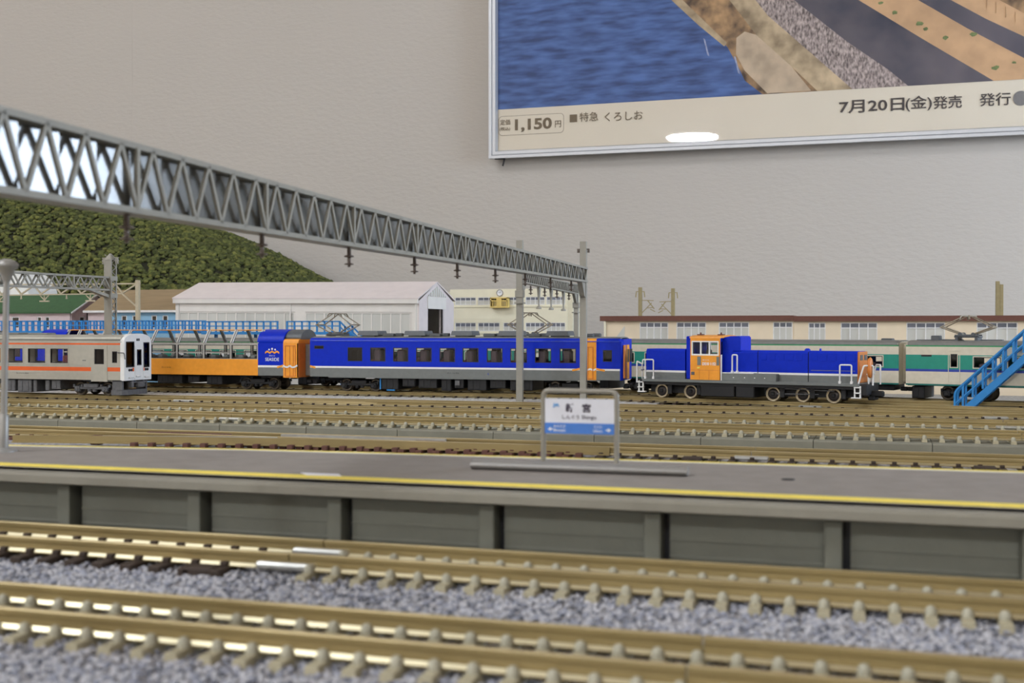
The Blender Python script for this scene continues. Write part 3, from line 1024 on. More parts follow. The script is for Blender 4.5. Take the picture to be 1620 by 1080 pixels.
def grid_window(parent, x0, x1, z0, z1, y, nx, rows, name='window', fm='frame', pm='frost', fw=.45, pane2=None, d=.5):
    """window frame (a part) with its panes (sub-parts); rows = z levels of the transoms; front at y"""
    mb = MB()
    zs = [z0, *rows, z1]
    xs = [x0 + (x1 - x0) * i / nx for i in range(nx + 1)]
    holes = [(a + fw / 2, b - fw / 2, c + fw / 2, e - fw / 2) for a, b in zip(xs[:-1], xs[1:]) for c, e in zip(zs[:-1], zs[1:])]
    plate(mb, x0 - fw / 2, x1 + fw / 2, z0 - fw / 2, z1 + fw / 2, y - .15, y + d, holes)
    f = mb.build(name, M[fm], parent)
    for k, (c, e) in enumerate(zip(zs[:-1], zs[1:])):
        m_ = M[pane2] if pane2 and k == len(zs) - 2 else M[pm]
        for a, b in zip(xs[:-1], xs[1:]):
            mb = MB(); box(mb, a + fw / 2, b - fw / 2, y + .2, y + .45, c + fw / 2, e - fw / 2); mb.build('pane', m_, f)
    return f


# ---- long white train shed
sh = thing('train_shed', 'long white gabled train shed with a row of frosted windows and a dark doorway', 'shed', (-249.2, 620, 0), 0, ry=math.radians(.42))
W0, WD, EZ, RZ = -157.2, 56.8, 43.4, 54.6
wins = [(-404.0 + 249.2, -326.3 + 249.2, 12), (-319.4 + 249.2, -253.4 + 249.2, 11)]
mb = MB(); plate(mb, W0, 0, ZG - 1.2, EZ, 0, 1, holes=[(a, b, 18, 36.7) for a, b, n in wins]); mb.build('front_wall', M['shedwhite'], sh)
for a, b, n in wins:
    grid_window(sh, a + .3, b - .3, 18.3, 36.5, .15, n, [], 'window_band', 'shedwhite', 'frost', .8)
mb = MB(); plate(mb, W0, 0, ZG - 1.2, EZ, WD - 1, WD); mb.build('back_wall', M['shedwhite'], sh)
for x in (W0 + 2.2, W0 + 77.4, -1.2):
    one('downpipe', M['shedwhite'], sh, box, x - .35, x + .35, -.6, 0, ZG - .8, 42)
mb = MB(); box(mb, W0 - 1, .5, -1.6, 0, 41.9, 44.9); mb.build('fascia', M['shedwhite'], sh)
mb = MB(); prism(mb, [(-1.8, 44.4), (-1.8, 45.2), (27.8, 55.4), (58.6, 45.2), (58.6, 44.4), (27.8, 54.6)], W0 - 1.2, 1.2, 'x'); mb.build('roof', M['shedlilac'], sh)
# gable end facing the doorway side
mb = MB(); mb.M = Matrix.Rotation(PI / 2, 4, 'Z')
plate(mb, 0, WD, ZG - 1.2, EZ, -.9, 0, holes=[(13.6, 37.4, ZG - 1.2, 39.2)])
mb.build('gable_wall', M['shedlilac'], sh)
for x in (0, W0 + .4):
    mb = MB(); prism(mb, [(0, EZ), (WD, EZ), (27.8, RZ)], x, x + .8, 'x'); mb.build('gable', M['shedlilac'], sh)
mb = MB(); prism(mb, [(12.6, 46.4), (43.4, 46.4), (27.8, 52.4)], .8, 1.0, 'x'); mb.build('vent_back', M['frost'], sh)
for k in range(9):
    y = 14.5 + k * 3.4
    zt = 46.4 + 6.0 * (1 - abs(y - 27.8) / 15.4)
    one('vent_slat', M['shedwhite'], sh, box, .9, 1.5, y - .5, y + .5, 46.4, zt)
mb = MB(); box(mb, .85, 1.4, 12.4, 42, 39.2, 46.2); mb.build('door_lintel', M['shedwhite'], sh)
mb = MB(); box(mb, -30, -29, 1, WD - 1, ZG, EZ); mb.build('inner_wall', M['dark_in'], sh)
mb = MB(); box(mb, -1.2, .9, 37.4, 39.2, ZG, 39.2); mb.build('door_jamb', M['shedlilac'], sh)

# ---- cream school-like block with clock and balcony
sb = thing('station_building', 'cream two-storey block with a wall clock and a yellow balcony behind the trains', 'building', (0, 760, 0))
rowz = [(26.4, 31.5), (44.2, 48.8)]
gx_ = [(-277.6, -262.5, 4), (-261, -245.5, 4), (-242.8, -228.6, 4), (-227.2, -213.8, 4), (-212.6, -199.6, 4)]
mb = MB(); plate(mb, -281.2, -198.2, ZG, 54.6, 0, 1.2, holes=[(a, b, c - .4, d + .3) for a, b, n in gx_ for c, d in rowz]); mb.build('front_wall', M['school'], sb)
for c, d in rowz:
    for a, b, n in gx_:
        grid_window(sb, a + .2, b - .2, c - .2, d + .1, .3, n, [c + 2.6], 'window', 'frame', 'frost', .35, 'pane')
mb = MB(); box(mb, -198.2, -194.6, .6, 40, ZG, 53.4); mb.build('side_wall', M['schoolshade'], sb)
mb = MB(); box(mb, -285, -281.2, 3, 40, ZG, 53.2); mb.build('side_wall', M['schoolshade'], sb)
mb = MB(); box(mb, -281.2, -198.2, 1.2, 40, 53, 54.4); mb.build('roof', M['schoolshade'], sb)
for z in (42.6, 24.6):
    one('ledge', M['school'], sb, box, -278.6, -198.6, -.5, 0, z - .35, z + .35)
ck = MB(); lathe(ck, [(2.2, 0), (2.2, .5)], 24, (-245.2, 0, 51.9), 'y'); ck = ck.build('clock_face', M['printwhite'], sb)
mb = MB()
bar(mb, (-245.2, -.6, 51.9), (-244.2, -.6, 52.9), .3, .1); bar(mb, (-245.2, -.6, 51.9), (-246.2, -.6, 52.3), .3, .1); mb.build('clock_hands', M['ink'], ck)
mb = MB()
for k in range(24):
    a, b = 2 * PI * k / 24, 2 * PI * (k + 1) / 24
    bar(mb, (-245.2 + 2.15 * math.cos(a), -.55, 51.9 + 2.15 * math.sin(a)), (-245.2 + 2.15 * math.cos(b), -.55, 51.9 + 2.15 * math.sin(b)), .35, .3)
mb.build('clock_rim', M['ink'], ck)
mb = MB(); box(mb, -250.6, -238.4, -5, 0, 41.8, 42.8); box(mb, -250.6, -249.8, -5, 0, 42.8, 48.6); box(mb, -239.2, -238.4, -5, 0, 42.8, 48.6); box(mb, -246.2, -242.6, -5.2, -4.4, 42.8, 48.6); bl = mb.build('balcony', M['balcony'], sb)
mb = MB(); box(mb, -250.6, -238.4, -5.0, -4.6, 46.2, 46.9)
for k in range(12):
    x = -250.2 + k * 1.05
    box(mb, x, x + .4, -5, -4.7, 42.8, 46.2)
mb.build('balcony_railing', M['balcony'], bl)
one('balcony_canopy', M['balcony'], bl, box, -250.6, -238.4, -5, 0, 48, 48.8)

# ---- low beige hall with a brown fascia (two sections)
for i, (x0, x1, dz, ws_, lab) in enumerate(((-147.8, -43.1, 0., [(-125.8, -110, 4), (-105.5, -89.4, 4), (-82.6, -66.5, 4), (-53.9, -43.8, 3)], 'low beige hall section with brown fascia and a thin corner post, behind the locomotive cab'),
                                            (-43.0, 160, .35, [(-35.6, -26.9, 3), (-19.2, -.9, 4), (13.4, 32.1, 4), (47.1, 66.3, 4), (82, 101, 4)], 'low beige hall section with brown fascia behind the second cream and teal car'))):
    hb = thing('station_hall', lab, 'building', (0, 640 - .4 * i, -dz), group='beige hall sections behind the trains')
    xl = x0 + (22 if i == 0 else 0)
    mb = MB(); plate(mb, x0 + (2.6 if i == 0 else 0), x1, ZG + dz, 31.9, 0, 1, holes=[(a, b, 21.6, 31.2) for a, b, n in ws_]); mb.build('front_wall', M['lbwall'], hb)
    for a, b, n in ws_:
        f = grid_window(hb, a + .2, b - .2, 21.8, 31.0, .35, n, [28.4], 'window', 'frame', 'frost', .5, 'pane')
    mb = MB(); box(mb, x0, x1, -1.8, 60, 31.9, 34.7); mb.build('fascia', M['brownroof'], hb)
    mb = MB(); box(mb, x0 + 2.6, x1, 56, 58, ZG + dz, 31.9); mb.build('back_wall', M['lbwall'], hb)
    if i == 0:
        mb = MB(); box(mb, x0 + 2.2, x0 + 3.2, -1.4, -.2, ZG, 31.9); mb.build('corner_post', M['school'], hb)
        mb = MB(); prism(mb, [(-139.6, 22), (-134.2, 29.2), (-134.2, 22)], -.35, 0, 'y'); mb.build('gable_relief', M['frost'], hb)

# ---- green-roofed and tan-roofed houses
hs = thing('house', 'pink-walled house with a green gable roof behind the blue walkway', 'house', (-496.7, 640, 0))
mb = MB(); plate(mb, -110, 0, ZG, 38, 0, 1, holes=[(-26, -22.6, 28, 35.4), (-19.8, -16.4, 28, 35.4), (-46, -40, 28, 35.4)]); mb.build('front_wall', M['pinkwall'], hs)
for a, b in ((-26, -22.6), (-19.8, -16.4), (-46, -40)):
    grid_window(hs, a + .3, b - .3, 28.2, 35.2, .3, 1, [], 'window', 'frame', 'dark_in', .5)
mb = MB(); mb.M = Matrix.Rotation(PI / 2, 4, 'Z')
plate(mb, 0, 50, ZG, 38, -.5, .5, holes=[(8, 13, 28, 35.4), (17, 22, 28, 35.4)]); mb.build('side_wall', M['pinkwall'], hs)
for a in (8, 17):
    mb = MB(); box(mb, -.2, .2, a, a + 5, 28, 35.4); f = mb.build('window', M['dark_in'], hs)
    mb = MB(); box(mb, .1, .6, a, a + .5, 28, 35.4); box(mb, .1, .6, a + 4.5, a + 5, 28, 35.4); box(mb, .1, .6, a, a + 5, 35, 35.5); mb.build('window_frame', M['frame'], f)
mb = MB(); prism(mb, [(0, 38), (50, 38), (25, 49.6)], -.5, .5, 'x'); mb.build('gable', M['pinkwall'], hs)
mb = MB(); prism(mb, [(-1.6, 37.6), (-1.6, 38.5), (25, 50.9), (51.6, 38.5), (51.6, 37.6), (25, 50)], -112, 1.6, 'x'); mb.build('roof', M['greenroof'], hs)
mb = MB()
for s in (0, 1):
    prism(mb, [(-1.8, 37.4), (-1.8, 38.3), (25, 50.7), (25, 49.6)] if not s else [(51.8, 37.4), (25, 49.6), (25, 50.7), (51.8, 38.3)], 1.6, 2.2, 'x')
mb.build('bargeboard', M['frame'], hs)

hs = thing('house', 'pale blue house with a tan tiled roof next to the white shed', 'house', (-484.7, 640, 0))
mb = MB(); plate(mb, 0, 74, ZG, 38.2, 0, 1, holes=[(a, a + 4, 28, 36) for a in (26, 34, 48, 56)], xc=(17,), col=lambda x, z: 1 if x < 17 else 0); mb.build('front_wall', [M['bluewall'], M['pinkwall']], hs)
for a in (26, 34, 48, 56):
    grid_window(hs, a + .3, a + 3.7, 28.2, 35.8, .3, 1, [], 'window', 'frame', 'dark_in', .6)
mb = MB(); box(mb, 69, 71, -.6, 0, ZG, 38); mb.build('dark_door', M['dark_in'], hs)
mb = MB(); prism(mb, [(-1.6, 38.0), (-1.6, 39.2), (26, 53.2), (53.6, 39.2), (53.6, 38.0), (26, 52)], -1.5, 76, 'x'); mb.build('roof', M['tanroof'], hs)
mb = MB(); box(mb, -1.5, 76, -1.9, -1.5, 37.9, 39.3); mb.build('gutter', M['frame'], hs)
for x in (0, 73):
    mb = MB(); prism(mb, [(0, ZG), (52, ZG), (52, 38), (26, 51), (0, 38)], x, x + 1, 'x'); mb.build('side_wall', M['pinkwall'], hs)

wr = thing('round_roofed_building', 'white building with a curved pale roof between the lamp post and the hill', 'building', (-573, 672, 0))
mb = MB(); prism(mb, [(20 * math.cos(PI * k / 14), 44 + 24 * math.sin(PI * k / 14)) for k in range(15)], -2, 28, 'y', 0, False); mb.build('roof', M['twhite'], wr)
mb = MB(); box(mb, -60, 20.5, -3, 28, ZG, 44.2); mb.build('walls', M['shedwhite'], wr)

# ---- the wooded hill of foam
hl = thing('wooded_hill', 'steep hill covered in olive-green foam foliage beside the back wall', 'hill', (0, 0, ZG))
SIL = [(-1000, 178), (-830, 170), (-772.8, 166), (-732.3, 161), (-655.3, 150), (-617.5, 142), (-528.3, 118), (-496.1, 107), (-461.8, 92.5), (-428.1, 75), (-411.5, 68.5), (-395.1, 62), (-370, 46), (-345, 24), (-322, 2)]


def hill_z(x, y):
    sx = [p[0] for p in SIL]
    sz = [p[1] for p in SIL]
    top = float(np.interp(x, sx, sz))
    f = min(1., max(0., (y - 702) / 148.))
    return max(0., top * (math.sin(f * PI / 2) ** .8) * (1 - .12 * max(0, (y - 850) / 45.)))


NXh, NYh = 70, 22
mb = MB()
vs, fs = [], []
for j in range(NYh + 1):
    for i in range(NXh + 1):
        x, y = -1000 + 690 * i / NXh, 702 + 196 * j / NYh
        vs.append((x, y, hill_z(x, y) - ZG - 6.5))
for j in range(NYh):
    for i in range(NXh):
        a = j * (NXh + 1) + i
        fs.append((a, a + 1, a + NXh + 2, a + NXh + 1))
mb.add(vs, fs, 0, True)
mb.build('slope', M['hillbase'], hl)


def foam(n):
    g = np.random.default_rng(5)
    # subdivided icosahedron: 42 points, 80 triangles
    import bmesh
    bm = bmesh.new()
    bmesh.ops.create_icosphere(bm, subdivisions=2, radius=1)
    iv = np.array([v.co[:] for v in bm.verts])
    fi = np.array([[v.index for v in f.verts] for f in bm.faces])
    bm.free()
    k = len(iv)
    px = g.uniform(-860, -325, n)
    py = 702 + 160 * g.uniform(0, 1, n) ** .9
    pz = np.array([hill_z(a, b) for a, b in zip(px, py)])
    keep = pz > 3
    px, py, pz = px[keep], py[keep], pz[keep]
    n = len(px)
    r = g.uniform(1.0, 2.5, n)
    v = iv[None] * (1 + g.normal(0, .2, (n, k, 1))) * r[:, None, None] * np.array([1.15, 1, .8])
    v = v + np.stack([px, py, pz + .4], -1)[:, None]
    v = v.reshape(-1, 3) * S
    f = (fi[None] + (np.arange(n) * k)[:, None, None]).reshape(-1, 3)
    me = bpy.data.meshes.new('foliage')
    me.vertices.add(len(v)); me.vertices.foreach_set('co', v.astype(np.float32).ravel())
    me.loops.add(f.size); me.loops.foreach_set('vertex_index', f.astype(np.int32).ravel())
    me.polygons.add(len(f)); me.polygons.foreach_set('loop_start', np.arange(0, f.size, 3, dtype=np.int32))
    me.polygons.foreach_set('loop_total', np.full(len(f), 3, dtype=np.int32))
    for q in ('leaf_a', 'leaf_b', 'leaf_c'):
        me.materials.append(M[q])
    me.polygons.foreach_set('material_index', np.repeat(g.choice([0, 0, 1, 1, 2], n), len(fi)).astype(np.int32))
    me.update(); me.validate()
    o = bpy.data.objects.new('foliage', me); COL.objects.link(o)
    o.parent = hl
    o['kind'] = 'stuff'


foam(18500)

# ================================================================== BLUE INSPECTION WALKWAYS AND STAIRS


def railing(parent, x0, x1, y, z0, z1, step=4.25):
    mb = MB(); bar(mb, (x0, y, z1 - .3), (x1, y, z1 - .3), .7, .7); bar(mb, (x0, y, (z0 + z1) / 2 + .2), (x1, y, (z0 + z1) / 2 + .2), .5, .6)
    mb.build('handrail', M['bluewalk'], parent)
    n = max(1, round((x1 - x0) / step))
    pm = MB(); box(pm, -.42, .42, y - .35, y + .35, z0, z1); pm = pm.mesh('railing_post', M['bluewalk'])
    for k in range(n + 1):
        inst('railing_post', pm, parent, (x0 + (x1 - x0) * k / n, 0, 0))


for i, (x0, x1, dz, lab) in enumerate(((-520, -351.0, .5, 'long blue inspection walkway with double railings in front of the houses'),
                                       (-348.0, -302.0, 0, 'short blue walkway section between two gaps in front of the white shed'),
                                       (-297.4, -266, 0, 'blue walkway section ending in a short staircase in front of the white shed'))):
    wk = thing('inspection_walkway', lab, 'walkway', (0, 556, dz), group='blue walkways before the shed')
    mb = MB(); box(mb, x0, x1, -.6, 9.6, 24.6, 26); mb.build('deck', M['bluewalk'], wk)
    for y in ((0, 9) if i == 0 else (0,)):
        railing(wk, x0 + .5, x1 - .5, y, 26, 31.7)
    x = x0 + 6
    while x < x1:
        one('leg', M['bluewalk'], wk, box, x - .7, x + .7, 3.8, 5.2, ZG - dz, 24.6)
        x += 24
    if i == 2:
        for y in (0, 9):
            mb = MB(); bar(mb, (x1, y, 25.4), (x1 + 33, y, -5.4), .8, 2.0); mb.build('stair_stringer', M['bluewalk'], wk)
            mb = MB(); bar(mb, (x1 - .5, y, 31.4), (x1 + 36, y, -1.8), .7, .7); bar(mb, (x1 - .5, y, 28.8), (x1 + 35, y, -3.6), .5, .6); mb.build('stair_handrail', M['bluewalk'], wk)
            for k in range(6):
                xx = x1 + 2.5 + k * 5.4
                zz = 25.4 - (xx - x1) * .933
                one('stair_post', M['bluewalk'], wk, box, xx - .45, xx + .45, y - .35, y + .35, zz, zz + 5.9)
        for k in range(11):
            xx = x1 + 1.5 + k * 2.9
            zz = 25.4 - (xx - x1) * .933
            one('stair_tread', M['bluewalk'], wk, box, xx - 1, xx + 1, .2, 8.8, zz - .3, zz + .2)

st = thing('blue_staircase', 'blue metal staircase climbing beside the second cream and teal car', 'staircase', (0, 0, 0))
ca, sa = math.cos(A15), math.sin(A15)
nx_, ny_ = -sa, ca
OX, OY = 7.57, 494.73
st.location = ((OX + nx_ * -17.5) * S, (OY + ny_ * -17.5) * S, 0)
st.rotation_euler = (0, 0, A15)
SX0 = 25.0
for y in (0, 5.4):
    mb = MB(); prism(mb, [(SX0 + 1.8, -2.7), (SX0 + 5.6, -2.7), (SX0 + 36, 26.5), (SX0 + 33.4, 27.4)], y - .35, y + .35, 'y'); mb.build('stringer', M['bluewalk'], st)
    mb = MB()
    tube(mb, fillet([(SX0, y, -2.7), (SX0, y, 4.0), (SX0 + 30.5, y, 33.2), (SX0 + 60, y, 33.2)], 1.6), .5, 8); mb.build('handrail', M['bluewalk'], st)
    mb = MB(); tube(mb, [(SX0 + .2, y, -.4), (SX0 + 32, y, 29.6), (SX0 + 60, y, 29.6)], .38, 8); mb.build('mid_rail', M['bluewalk'], st)
    for k in range(9):
        xx = SX0 + 2.9 + k * 3.5
        zz = -1.2 + (xx - SX0 - 3.0) * .96
        one('railing_post', M['bluewalk'], st, box, xx - .38, xx + .38, y - .3, y + .3, zz, 4.0 + (xx - SX0) * .957 + .1)
for k in range(14):
    xx = SX0 + 5 + k * 2.15
    one('tread', M['bluewalk'], st, box, xx - .9, xx + .9, .3, 5.1, -2.0 + k * 2.06, -1.5 + k * 2.06)
mb = MB(); box(mb, SX0 + 33, SX0 + 62, -.4, 5.8, 25.4, 26.6); mb.build('landing', M['bluewalk'], st)
for x in (SX0 + 40, SX0 + 58):
    one('leg', M['bluewalk'], st, box, x - .6, x + .6, 2, 3.4, -5.8, 25.4)

# ================================================================== THE POSTER ON THE WALL
ps = thing('framed_poster', 'large aluminium-framed seaside railway poster hanging on the wall', 'poster', (0, 907, 0))
PX0, PX1, PZ0, PZ1 = -298.3, 226.0, 163.5, 540.0
YP = -7.5            # face of the paper
mb = MB(); box(mb, PX0 + 3, PX1 - 3, YP, YP + 1.2, PZ0 + 3, PZ1 - 3); mb.build('print', M['posterpaper'], ps)
FP = [(-12, 0), (-12, 2.2), (-11.2, 2.6), (-11.6, 3.0), (-11.6, 5.4), (-8.2, 6.6), (-8.2, 0)]      # (depth, inward)
for nm, a, b in (('bottom', PX0, PX1), ('top', PX0, PX1)):
    mb = MB()
    z0, sg_ = (PZ0, 1) if nm == 'bottom' else (PZ1, -1)
    n = len(FP)
    vs = [(PX0 + q, d, z0 + sg_ * q) for d, q in FP] + [(PX1 - q, d, z0 + sg_ * q) for d, q in FP]
    mb.add(vs, [(i, (i + 1) % n, n + (i + 1) % n, n + i) if sg_ < 0 else (n + i, n + (i + 1) % n, (i + 1) % n, i) for i in range(n)])
    mb.build('frame_bar', M['alu'], ps)
    mb = MB()
    x0, sg_ = (PX0, 1) if nm == 'bottom' else (PX1, -1)
    vs = [(x0 + sg_ * q, d, PZ0 + q) for d, q in FP] + [(x0 + sg_ * q, d, PZ1 - q) for d, q in FP]
    mb.add(vs, [(i, (i + 1) % n, n + (i + 1) % n, n + i) if sg_ > 0 else (n + i, n + (i + 1) % n, (i + 1) % n, i) for i in range(n)])
    mb.build('frame_bar', M['alu'], ps)
mb = MB(); box(mb, PX0 + 4, PX1 - 4, YP - .9, YP - .7, PZ0 + 4, PZ1 - 4); mb.build('acrylic_cover', M['acrylic'], ps)
mb = MB(); bar(mb, (-294, -9, 163.4), (-285.5, -9, 163.2), 2, .7); bar(mb, (-286, -9, 163.2), (-287.4, -9, 157.5), 1, 1.2); mb.build('hanging_clip', M['black'], ps)


def pic(name, m, pts, k):
    """flat printed area: points (x,z), layer k"""
    mb = MB()
    n = len(pts)
    ar = sum(pts[i][0] * pts[(i + 1) % n][1] - pts[(i + 1) % n][0] * pts[i][1] for i in range(n))
    mb.add([(x, YP - .04 * k, z) for x, z in pts], [tuple(range(n)) if ar > 0 else tuple(range(n))[::-1]])
    mb.build(name, M[m], ps)


PB, PT, PR = 202.9, 533.5, 219.5
pic('sea_print', 'sea', [(-292, PB), (-40, PB), (-170, PT), (-292, PT)], 1)


def clip(pts, x0, x1, z0, z1):
    for ax, lim, sgn in ((0, x0, 1), (0, x1, -1), (1, z0, 1), (1, z1, -1)):
        out = []
        for i in range(len(pts)):
            a, b = pts[i - 1], pts[i]
            ia, ib = (a[ax] - lim) * sgn >= 0, (b[ax] - lim) * sgn >= 0
            if ia != ib:
                t = (lim - a[ax]) / (b[ax] - a[ax])
                out.append((a[0] + (b[0] - a[0]) * t, a[1] + (b[1] - a[1]) * t))
            if ib:
                out.append(b)
        pts = out
    return pts


def area_right(name, m, line, k):
    a, b = line[0], line[1]
    c, d = line[-2], line[-1]
    lo_p = (a[0] + (a[0] - b[0]) * 12, a[1] + (a[1] - b[1]) * 12)
    hi_p = (d[0] + (d[0] - c[0]) * 12, d[1] + (d[1] - c[1]) * 12)
    pic(name, m, clip([lo_p, *line, hi_p, (3000, hi_p[1] + 500), (3000, lo_p[1] - 500)], -292, PR, PB, PT), k)


area_right('shore_print', 'rock', [(-84.5, 203.5), (-97, 214), (-103, 227), (-110, 240), (-133, 264), (-152.6, 279)], 2)
area_right('concrete_print', 'slabpale', [(-44.6, 203.5), (-62.9, 222.4), (-88.8, 247.7), (-99, 262), (-112, 280)], 3)
pic('pale_rock_print', 'rockpale', [(-103.3, 246.4), (-97.2, 250.7), (-88.8, 247.7), (-62.9, 222.4), (-48.6, 203.5), (-80.5, 203.5), (-97.1, 221.5), (-103.6, 234.3)], 4)
pic('shore_ledge_print', 'slabpale', [(-152.6, 278.9), (-143.9, 278.2), (-110.4, 243.2), (-112.3, 240.6), (-131.8, 258.1)], 4)
area_right('cobble_print', 'cobble', [(-20.9, 204.4), (-45.6, 228.2), (-80, 261.2), (-89.3, 273.7)], 5)
area_right('sea_wall_print', 'darkwall', [(17.3, 204.8), (5.6, 215.6), (-23.2, 237.8), (-61.2, 271.4)], 6)
area_right('path_print', 'path', [(72.6, 205.8), (29.3, 235.8), (-15.3, 267.6)], 7)
area_right('upper_wall_print', 'darkwall', [(96.5, 217.6), (59.1, 241.3), (25.8, 264.2)], 8)
area_right('rail_bed_print', 'path', [(96.4, 232.7), (71.6, 247), (48, 262.3)], 9)
area_right('hillside_print', 'rock', [(124, 234), (96.4, 249), (76, 262.3)], 10)
for x, z, r in ((9.8, 256.4, 2.2), (0.2, 264, 2.0), (27, 247, 2.6), (31.4, 243, 1.8), (44.3, 235.6, 2.2), (63.3, 236.5, 2.4), (78, 212, 2.4), (90, 215, 1.6)):
    pic('weed_print', 'weed', [(x + r * math.cos(a) * R.uniform(.7, 1.3), z + .6 * r * math.sin(a) * R.uniform(.7, 1.5)) for a in [2 * PI * q / 9 for q in range(9)]], 11)
for k in range(9):
    x = 72 + k * 6.3
    mb = MB(); bar(mb, (x, YP - .5, 262 - (x - 60) * .63), (x, YP - .5, 270 - (x - 60) * .63), .5, .1); mb.build('fence_print', M['slabpale'], ps)
for a, b in ((-128, 234), (-105, 219)):
    pic('spray_print', 'foamline', [(a + R.uniform(-1, 1), b + 14), (a + 1.2, b + 13), (a + 4.5, b), (a + 3, b + 1)], 3)
zt = YP - .45
for s, x, z, m_, wd, ht, b in (('定価', -290.0, 190.2, 'textbrown', 8.6, 4.6, .012), ('(税込)', -290.4, 185.4, 'textbrown', 8.8, 3.4, .012), ('1,150', -277.6, 183.9, 'textbrown', 30.5, 10.6, .035), ('円', -244.6, 186.2, 'textbrown', 5.0, 5.4, .01),
                               ('特急', -224.6, 189.6, 'textbrown', 15, 7.2, .004), ('くろしお', -204.4, 188.8, 'textbrown', 30, 7.0, .004),
                               ('7月20日', -28.6, 185.2, 'textdark', 45.5, 9.6, .018), ('(金)', 17.6, 184.4, 'textdark', 18, 11.0, .01), ('発売', 36.4, 185.0, 'textdark', 19.4, 9.2, .014), ('発行', 67.4, 185.2, 'textdark', 20.6, 9.2, .012)):
    lettering('lettering', s, ps, x, zt, z, M[m_], wd, ht, b)
pic('square_mark', 'textbrown', [(-232.6, 189.7), (-226.6, 189.7), (-226.6, 195.7), (-232.6, 195.7)], 9)
pic('dot_mark', 'dot', [(94.6 + 5.2 * math.cos(2 * PI * k / 28), 189.6 + 5.2 * math.sin(2 * PI * k / 28)) for k in range(28)], 9)


def round_rect(x0, x1, z0, z1, r):
    out = []
    for cx, cz, a0 in ((x1 - r, z1 - r, 0), (x0 + r, z1 - r, PI / 2), (x0 + r, z0 + r, PI), (x1 - r, z0 + r, 1.5 * PI)):
        out += [(cx + r * math.cos(a0 + PI / 2 * k / 5), cz + r * math.sin(a0 + PI / 2 * k / 5)) for k in range(6)]
    return out


pic('price_box', 'textbrown', round_rect(-291.3, -237.4, 181.9, 197.4, 3), 3)
pic('price_box_fill', 'posterpaper', round_rect(-291.0, -237.7, 182.2, 197.1, 2.8), 4)

# ================================================================== TRAINS


def roof_prof(h, ze, rise, n=14, p=2.6):
    return [(-h * math.copysign(abs(math.cos(PI * k / n)) ** (2 / p), math.cos(PI * k / n)), ze + rise * math.sin(PI * k / n) ** (2 / p)) for k in range(n + 1)]


def wheel_mesh(r=2.85, rim='rim'):
    """wheel with its axis along y; outer face at -y"""
    mb = MB()
    lathe(mb, [(r * .3, .55), (r * .72, .5), (r * .74, .3), (r * .90, .3)], 20, (0, 0, 0), 'y', 0)
    mb2 = MB()
    vs = []
    lathe(mb, [(r * .90, .32), (r * .915, .62), (r * .98, .62), (r, .5), (r, -.5), (r * 1.1, -.55), (r * 1.1, -.8), (r * .3, -.8)], 22, (0, 0, 0), 'y', 1)
    return mb.mesh('wheel', [M['wheel'], M[rim]])


WH = wheel_mesh()
WHB = wheel_mesh(2.75, 'rim_dark')


def bogie(parent, cx, base=14., m='black', wheels=WHB, hi=5.0):
    b = MB()
    h = base / 2
    for s in (-1, 1):
        y = s * 6.9
        box(b, cx - h - 1.6, cx + h + 1.6, y - .6, y + .6, 2.6, 3.7, 0, .2)
        box(b, cx - 3.6, cx + 3.6, y - .9, y + .9, 3.2, hi, 0, .25)
        for k in (-1, 1):
            box(b, cx + k * h - 1.3, cx + k * h + 1.3, y - 1.0, y + .5, 1.6, 3.9, 0, .3)
            lathe(b, [(.75, 1.2), (.6, 1.5)], 10, (cx + k * h, y - .2 * s, 2.7), 'y') if s < 0 else None
            for q in (-1, 1):
                lathe(b, [(.55, 3.4), (.55, 4.6)], 8, (cx + k * h + q * 1.9, y, 0))
        for q in (-1.2, 1.2):
            lathe(b, [(.8, 1.6), (.95, 2.2), (.8, 2.9), (.95, 3.4)], 8, (cx + q, y - .3 * s, 0))
    box(b, cx - 2.5, cx + 2.5, -6.5, 6.5, 2.4, hi)
    o = b.build('bogie', M[m], parent)
    for k in (-1, 1):
        inst('wheel', wheels, o, (cx + k * h, -4.9, 2.85))
        inst('wheel', wheels, o, (cx + k * h, 4.9, 2.85), (0, 0, PI))
        mb = MB(); tube(mb, [(cx + k * h, -4.2, 2.85), (cx + k * h, 4.2, 2.85)], .5, 8); mb.build('axle', M['wheel'], o)
    return o


def panes(parent, holes, y, m, gasket=True, name='window', t=.12):
    for a, b, c, d in holes:
        mb = MB(); plate(mb, a, b, c, d, y - .04, y + .5, holes=[(a + .28, b - .28, c + .28, d - .28)]); f = mb.build(name, M['gasket'], parent)
        mb = MB(); box(mb, a + .25, b - .25, y + .2, y + .2 + t, c + .25, d - .25); mb.build('pane', M[m], f)


def two_sides(parent, name, x0, x1, z0, z1, h, holes, mats, col, xc=(), zc=(), far=None):
    for s in (-1, 1):
        mb = MB()
        if s > 0:
            mb.M = Matrix.Diagonal((1, -1, 1, 1))
        plate(mb, x0, x1, z0, z1, -h, -h + .6, holes=holes if s < 0 or far is None else far, col=col, xc=xc, zc=zc)
        if s > 0:
            mb.f = [f[::-1] for f in mb.f]
        mb.build(name, mats, parent)


def mirror_panes(parent, holes, h, m, name='window'):
    panes(parent, holes, -h + .05, m, name=name)
    for a, b, c, d in holes:
        mb = MB(); plate(mb, a, b, c, d, h - .55, h - .02, holes=[(a + .28, b - .28, c + .28, d - .28)]); f = mb.build(name, M['gasket'], parent)
        mb = MB(); box(mb, a + .25, b - .25, h - .4, h - .28, c + .25, d - .25); mb.build('pane', M[m], f)


def end_wall(parent, x, h, z0, prof, m, door=True, t=.6):
    """end wall of the given roof profile with a gangway opening"""
    mb = MB()
    pts = [(-h, z0)] + prof + [(h, z0)]
    prism(mb, pts, x - t / 2, x + t / 2, 'x')
    mb.build('end_wall', m, parent)


